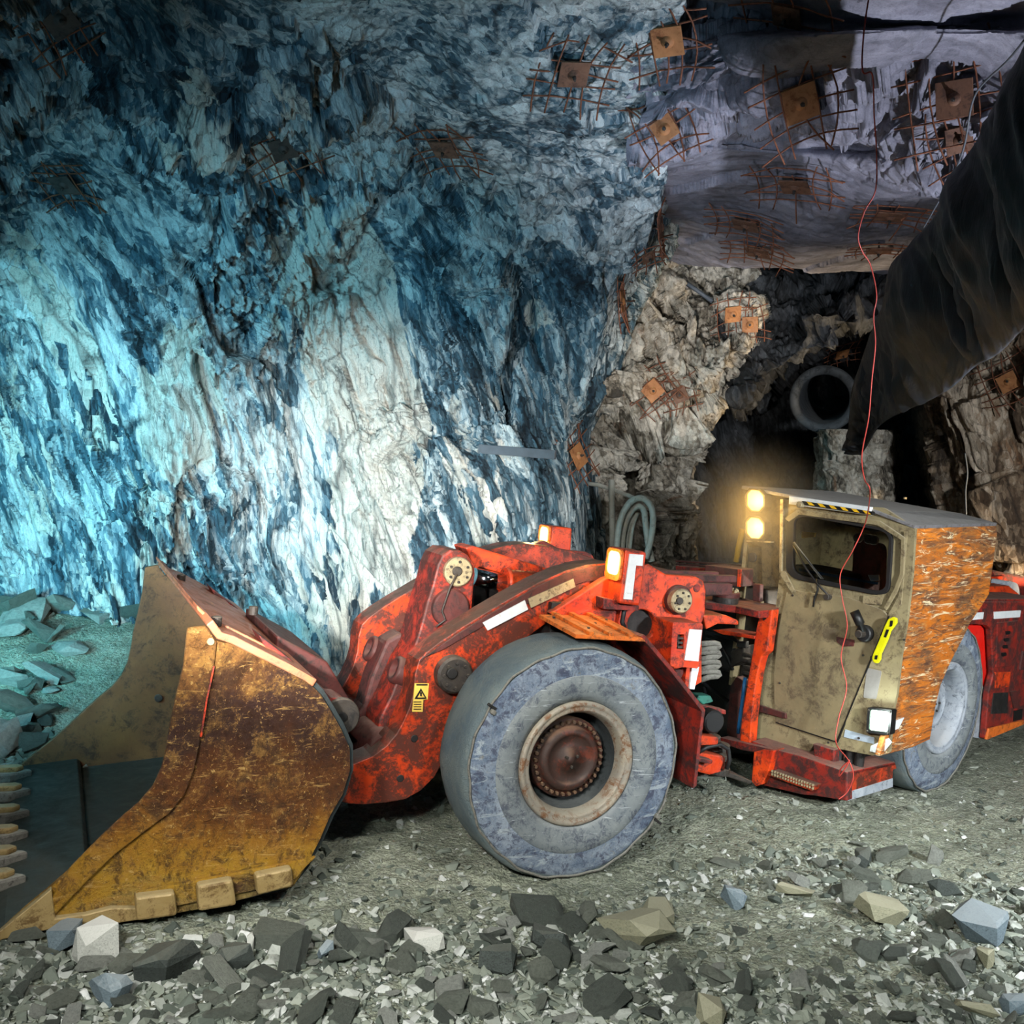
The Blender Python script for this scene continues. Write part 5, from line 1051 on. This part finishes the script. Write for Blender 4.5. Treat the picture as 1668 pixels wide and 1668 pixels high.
for (c,hp,hg,ang,nb,mt,lb) in BOLTS:
    hp*=.72; hg*=.66
    h=hit(*c)
    if h is None: continue
    p,n=h
    # average the slope over a patch, so the plate sits on the face and not on one chip
    ns=[n]; 
    for dx,dy in((-22,0),(22,0),(0,-22),(0,22),(-15,-15),(15,15)):
        g=hit(c[0]+dx,c[1]+dy)
        if g is not None and np.linalg.norm(g[0]-p)<1.2: ns.append(g[1])
    n=unit(sum(ns))
    if c[0] in(1000,1062) : n=unit(A([.95,-.25,.1]))
    if c[0]==932 and c[1]>700: n=unit(A([.75,-.6,.25]))
    up_=unit(A([0,0,1])-n*n[2]) if abs(n[2])<.9 else unit(A([0,1,0])-n*n[1]); sd=np.cross(up_,n)
    a=ang; e1=math.cos(a)*sd+math.sin(a)*up_; e2=-math.sin(a)*sd+math.cos(a)*up_
    q=p+n*.10; R_=empty('rock_bolt',q,lb,'rock bolt')
    b=MB(); pa=a+rb_.uniform(-.15,.15); f1=math.cos(pa)*sd+math.sin(pa)*up_; f2=-math.sin(pa)*sd+math.cos(pa)*up_
    b.box(q,f1*hp,f2*hp,n*.008); part(b,'plate',M[mt],R_,.003)
    part(MB().lathe(q+n*.006,n,[(.001,.03),(.028,.028),(.045,.012),(.055,.0)],20),'dome_washer',M[mt],R_); part(MB().cyl(q+n*.025,n,.018,.03,6),'nut',M['grimy'],R_)
    part(MB().tube([q-n*.3,q+n*.075],.011,8),'bolt_end',M['grimy'],R_)
    for s,(d1,d2) in enumerate(((e1,e2),(e2,e1))):
        for k in range(nb+1):
            o_=(k/nb-.5)*2*hg*.72+rb_.normal()*.015; pts=[]
            bend=rb_.normal()*.05; lift=abs(rb_.normal())*.10
            for t in np.linspace(-1,1,7): pts.append(q+n*(-.02+.014*s)+d1*(hg*t+rb_.normal()*.004)+d2*(o_+bend*t*t)+n*(lift*max(0,abs(t)-.35)*(1 if rb_.random()>.2 else .6)))
            part(MB().tube(pts,.0075,6),'mesh_bar',M['rust'],R_)
# extra loose plates-and-bars share the same build
# ---- black ventilation duct, collapsed and hanging
def m_duct():
    s=NT('black duct fabric'); v=s.vec((3,3,.6)); a=s.noise(1.2,7,.6,s.vec((1,1,.5)),.5); b=s.noise(3,8,.7,v,.5)
    col=s.ramp(a,[(.35,lin((20,22,25))),(.6,lin((44,48,54))),(.75,lin((84,90,98)))]); 
    return s.out(col,s.ramp(b,[(.3,.38),(.7,.6)]),0,b,.5,.05)
M['duct']=m_duct()
SEC=[((1780,-120),(1850,560),5.4),((1700,10),(1760,548),6.2),((1668,75),(1722,520),6.6),((1622,168),(1700,515),7.2),((1592,228),(1665,538),7.9),((1548,290),(1628,575),8.6),((1524,350),(1588,598),9.3),((1478,402),(1552,630),10.0),((1448,438),(1515,652),10.7),((1437,498),(1478,668),11.3),((1412,560),(1446,684),11.9),((1393,620),(1428,700),12.4),((1384,670),(1412,728),12.9),((1380,720),(1402,742),13.2)]
nS=len(SEC); ring=48; ctrl=[]
for (l,r,D) in SEC:
    row=[]; D*=.84+.10*(D>10)*(D-10)/3
    for j in range(ring+1):
        t=2*math.pi*j/ring; s_=(1-math.cos(t))/2; dp=-.34*math.sin(t)*(1 if math.sin(t)>0 else .5)
        x=l[0]+(r[0]-l[0])*s_; y=l[1]+(r[1]-l[1])*s_; row.append(atd(x,y,D+dp+.25*(1-s_)))
    ctrl.append(row)
C=cr(A(ctrl),260,0); C=cr(C,320,1); P=C.reshape(-1,3); nv,nu=260,320
du=np.gradient(C,axis=1); dv=np.gradient(C,axis=0); N=np.cross(du,dv); N/=np.linalg.norm(N,axis=2,keepdims=True)+1e-9; N=N.reshape(-1,3)
uu=np.tile(np.linspace(0,1,nu),nv); vv=np.repeat(np.linspace(0,1,nv),nu)
fold=fbm(np.stack([uu*2+vv*3.,vv*26+fbm(P*.8,2,3)*1.6,np.zeros_like(uu)],1),4,77)*.30+fbm(P*1.3,4,78)*.16
edge_=np.minimum(np.abs(uu-.5),np.minimum(uu,1-uu)); P=P+N*(fold*np.clip(edge_*5,.0,1))[:,None]
me=bpy.data.meshes.new('ventilation_duct'); idx=np.arange(nu*nv).reshape(nv,nu); f=np.stack([idx[:-1,:-1],idx[:-1,1:],idx[1:,1:],idx[1:,:-1]],-1).reshape(-1,4)
me.from_pydata(P.tolist(),[],f.tolist()); me.polygons.foreach_set('use_smooth',[True]*len(f)); me.materials.append(M['duct']); o=bpy.data.objects.new('ventilation_duct',me); COL.objects.link(o)
tag(o,'collapsed black fabric ventilation duct sagging under the roof at the right','ventilation duct')
# ---- steel duct mouth in the tunnel
p=atd(1342,650,17.2); ax=unit(OO-p+A([-.8,0,-1.2])); rr=.54
fan=MB().lathe(p,ax,[(rr*.74,-3.),(rr*.74,.0),(rr*.78,.03),(rr*.96,.05),(rr*1.02,.02),(rr*1.02,-.12),(rr*.92,-.14),(rr*.92,-3.)],56)
M['ductsteel']=paint('dusty dark duct steel',(78,82,86),(62,66,70),(40,42,44),.5,(100,100,100),3,.6,seed=60)
o=fan.done('duct_mouth',M['ductsteel']); tag(o,'round open mouth of a dark steel duct in the tunnel','duct')
# ---- red blasting wire
def wire(name,px,r,mat,label,cat,D=None):
    pts=[]
    for q in px:
        pts.append(atd(q[0],q[1],q[2]))
    P_=cr(A(pts),len(pts)*8,0); o=MB().tube(P_,r,6).done(name,mat); tag(o,label,cat); return o
cw=lambda x,y,off:float((RR.U(x,y,off)-OO)@FW)
w=[(1420,-30,6.7),(1408,45,6.7),(1405,115,6.7),(1421,122,6.8),(1424,190,7.),(1428,250,7.2),(1426,310,7.4),(1408,345,7.5),(1398,385,7.6),(1405,410,7.7),(1418,432,7.8),(1428,480,7.9),(1423,515,8.),(1426,560,8.1),(1420,620,8.2),(1415,680,8.2),(1404,740,8.1),(1408,780,8.),(1417,800,8.),]
w+=[(1410,850,cw(1410,850,UD+.22)),(1390,895,cw(1390,895,UD+.22)),(1369,935,cw(1369,935,UD+.2)),(1372,975,cw(1372,975,UD+.2)),(1380,1020,cw(1380,1020,UD+.18)),(1370,1070,cw(1370,1070,UD+.18)),(1379,1120,cw(1379,1120,UD+.2)),(1366,1170,cw(1366,1170,UD+.22)),(1362,1210,cw(1362,1210,UD+.3)),(1383,1240,cw(1383,1240,UP_+.25)),(1390,1265,cw(1390,1265,UP_+.25)),(1380,1290,cw(1380,1290,UP_+.25)),(1366,1302,cw(1366,1302,UP_+.3))]
cable=wire('blasting_wire',w,.0052,M['wire'],'thin red wire hanging from the roof down across the cab door','wire')
wire('wire_end',[(1383,1240,cw(1383,1240,UP_+.27)),(1370,1252,cw(1370,1252,UP_+.27)),(1367,1264,cw(1367,1264,UP_+.28)),(1378,1250,cw(1378,1250,UP_+.3)),(1384,1238,cw(1384,1238,UP_+.3))],.006,M['wire'],'knotted loose end of the red wire below the cab','wire')
wire('suspension_cable',[(1668,66,6.6),(1640,100,7.0),(1600,138,7.6),(1583,170,7.9),(1570,240,8.2),(1546,300,8.6),(1528,330,9.),(1505,370,9.5)],.008,M['greywire'],'thin dark cable holding up the edge of the black duct','cable')
wire('hanging_wire',[(1572,738,14.),(1576,770,14.),(1573,800,14.),(1574,838,14.)],.010,M['greywire'],'thin grey wire hanging in the dark tunnel mouth at right','wire')
# ---- pipes and hoses on the recess wall
b=MB().tube([atd(996,782,13.6),atd(997,830,13.55),atd(998,900,13.5)],.04,14); o=b.done('water_pipe',M['pipe']); tag(o,'upright pale pipe against the tan rock behind the loader','pipe')
b=MB().tube([atd(945,786,13.8),atd(975,790,13.7),atd(1000,798,13.6),atd(1035,812,13.4)],.028,12); o=b.done('service_pipe',M['pipe']); tag(o,'thin pipe running level off the wall corner to the hose loops','pipe')
def hose(px,lb,D,r=.042):
    P_=cr(A([atd(x,y,D) for x,y in px]),60,0); o=MB().tube(P_,r,12).done('hose',M['pipe']); tag(o,lb,'hose')
hose([(1004,900),(1008,860),(1018,830),(1033,814),(1049,813),(1061,826),(1064,850),(1060,880),(1052,910)],'outer pale hose hanging in a loop behind the headlight box',13.3)
hose([(1012,905),(1015,868),(1023,842),(1036,826),(1048,830),(1052,855),(1056,885),(1062,915)],'inner pale hose hanging in a loop behind the headlight box',13.42)
hose([(1019,905),(1021,872),(1028,850),(1036,840),(1037,838),(1030,860),(1024,905)],'narrow innermost hose loop behind the headlight box',13.54,.03)
# ---- steel bar sticking out of the wall
g=hit(795,732); p1=g[0]+A([-.1,0,0]); p2=atd(905,741,float((g[0]-OO)@FW)-.5); d=unit(p2-p1); o=MB().box((p1+p2)/2,(p2-p1)/2,np.cross(d,A([0,0,1.]))*.02,A([0,0,.05])).done('steel_bar',M['greywire'],None,.005); tag(o,'flat grey bar sticking out across the wall beside the pale bolt plate','bar')
g=hit(1140,488); 
if g is not None: p1=g[0]+A([-.3,-.1,.25]); o=MB().tube([p1,p1+A([.45,-.1,-.3])],.03,8).done('drill_steel',M['greywire']); tag(o,'short grey steel rod poking from the broken rock below the roof','rod')
# ================================================================== LIGHT
def spot(name,loc,tgt,col,e,ang=60,blend=.8,size=.25):
    l=bpy.data.lights.new(name,'SPOT'); l.energy=e; l.color=col; l.spot_size=math.radians(ang); l.spot_blend=blend; l.shadow_soft_size=size
    o=bpy.data.objects.new(name,l); COL.objects.link(o); o.location=tuple(loc); o.rotation_euler=(Vector(tuple(tgt))-Vector(tuple(loc))).to_track_quat('-Z','Y').to_euler(); return o
def pt(name,loc,col,e,size=.05):
    l=bpy.data.lights.new(name,'POINT'); l.energy=e; l.color=col; l.shadow_soft_size=size; o=bpy.data.objects.new(name,l); COL.objects.link(o); o.location=tuple(loc); return o
def area(name,loc,tgt,col,e,sx=1.,sy=1.):
    l=bpy.data.lights.new(name,'AREA'); l.shape='RECTANGLE'; l.energy=e; l.color=col; l.size=sx; l.size_y=sy
    o=bpy.data.objects.new(name,l); COL.objects.link(o); o.location=tuple(loc); o.rotation_euler=(Vector(tuple(tgt))-Vector(tuple(loc))).to_track_quat('-Z','Y').to_euler(); return o
W=lambda x,y,D:atd(x,y,D)
spot('work_lamp_white',(-1.2,1.2,2.7),W(620,850,12.3),(1,.97,.91),8000,28,1.,.10)
spot('work_lamp_cyan',(-6.3,7.4,1.4),W(40,880,12),(.16,.72,.86),1700,80,.9,.3)
spot('work_lamp_blue',(-5.2,3.5,3.0),W(400,800,12),(.20,.64,.84),2700,62,1.,.3)
spot('work_lamp_side',(-3.4,2.2,2.0),W(150,820,12),(.80,.95,1.),2300,36,1.,.1)
spot('work_lamp_roof',(5.6,6.6,.9),W(1400,200,8.5),(.84,.88,1.),1700,46,.8,.08)
spot('work_lamp_front',(-2.4,-1.2,5.4),FF.P(.3,0,.4),(1,.97,.92),3300,47,.9,.4)
spot('work_lamp_right',(5.5,2.5,3.4),RR.P(.2,.0,.8),(.94,.98,1.),3700,76,.9,.3)
spot('work_lamp_recess',(2.9,12.3,1.2),W(1060,720,15),(1,.84,.62),700,100,.9,.2)
spot('fill_ledge',(.8,6.2,2.9),W(1120,560,14.5),(1,.96,.9),2000,24,1.,.1)  # fill spot with no lamp there, added to lift the rock ledge
spot('work_lamp_far_right',(8.3,11.5,1.0),W(1630,760,15),(1,.74,.42),2400,100,.9,.2)
spot('fill_ground',(-1.,-1.5,5.),A([1.2,6.2,0]),(.93,1,.93),1500,62,.9,.3)  # added overhead fill, brightens the foreground floor
spot('fill_blue_high',(-2.,1.5,1.8),W(820,280,11),(.35,.72,.95),1100,40,1.,.2)  # blue fill added out of view for the upper middle wall
spot('fill_bucket_top',(2.3,3.2,5.9),A([-1.6,7.2,1.4]),(1,.96,.9),1100,48,1.,.3)  # off-frame fill put in so the bucket top reads brighter
spot('fill_roof_left',(-.6,3.,1.6),W(1200,330,12),(.80,.84,1.),1100,30,1.,.3)  # soft fill added for the left part of the roof
spot('fill_blue_left',(-3.6,3.6,1.8),W(140,300,10.5),(.3,.7,.9),420,46,1.,.15)  # extra dim blue fill, brings out the top-left bolt plates
pt('cabin_fill',CABIN,(1,.95,.8),30,.02)  # invented interior fill so the window does not go black
for c in LAMPS: pt('cab_lamp_light',c,(1,.62,.18),9)
pt('square_lamp_light',LAMPG,(.85,1,.95),10)
pt('headlight_light',hc+FF.u*.08,(1,.66,.26),8); pt('headlight_light',hc2+FF.u*.08,(1,.66,.26),7)
w=bpy.data.worlds.new('w'); SC.world=w; w.use_nodes=True; w.node_tree.nodes['Background'].inputs[0].default_value=(.25,.5,.6,1); w.node_tree.nodes['Background'].inputs[1].default_value=.03
SC.cycles.max_bounces=4; SC.cycles.diffuse_bounces=2; SC.cycles.glossy_bounces=2; SC.cycles.transmission_bounces=4; SC.cycles.use_adaptive_sampling=True; SC.cycles.adaptive_threshold=.1; SC.cycles.adaptive_min_samples=8; SC.cycles.volume_step_rate=5; SC.cycles.volume_max_steps=24; SC.cycles.volume_bounces=0; SC.cycles.caustics_reflective=False; SC.cycles.caustics_refractive=False

# lamp halo volume added round the two amber lamps to make their halo
mz=bpy.data.materials.new('lamp halo volume'); mz.use_nodes=True; t=mz.node_tree; t.nodes.remove(t.nodes['Principled BSDF']); pv=t.nodes.new('ShaderNodeVolumePrincipled'); tc=t.nodes.new('ShaderNodeTexCoord'); gr=t.nodes.new('ShaderNodeTexGradient'); gr.gradient_type='SPHERICAL'; t.links.new(tc.outputs['Object'],gr.inputs[0])
mm=t.nodes.new('ShaderNodeMath'); mm.operation='MULTIPLY'; pw=t.nodes.new('ShaderNodeMath'); pw.operation='POWER'; pw.inputs[1].default_value=2.; t.links.new(gr.outputs['Fac'],pw.inputs[0]); t.links.new(pw.outputs[0],mm.inputs[0]); mm.inputs[1].default_value=1.1; t.links.new(mm.outputs[0],pv.inputs['Density']); pv.inputs['Anisotropy'].default_value=.2; pv.inputs['Color'].default_value=(1,.9,.7,1)
t.links.new(pv.outputs[0],t.nodes['Material Output'].inputs['Volume'])
b=MB(); b.lathe((0,0,0),(0,0,1),[(max(1e-4,math.sin(a)),-math.cos(a)) for a in np.linspace(0,math.pi,17)],28)
o=b.done('lamp_halo',mz,None,0,(0,0,0)); c_=(LAMPS[0]+LAMPS[1])/2; o.location=tuple(c_); o.scale=(.85,.85,.85); tag(o,'faint amber halo added around the two cab lamps','haze',None,'stuff')
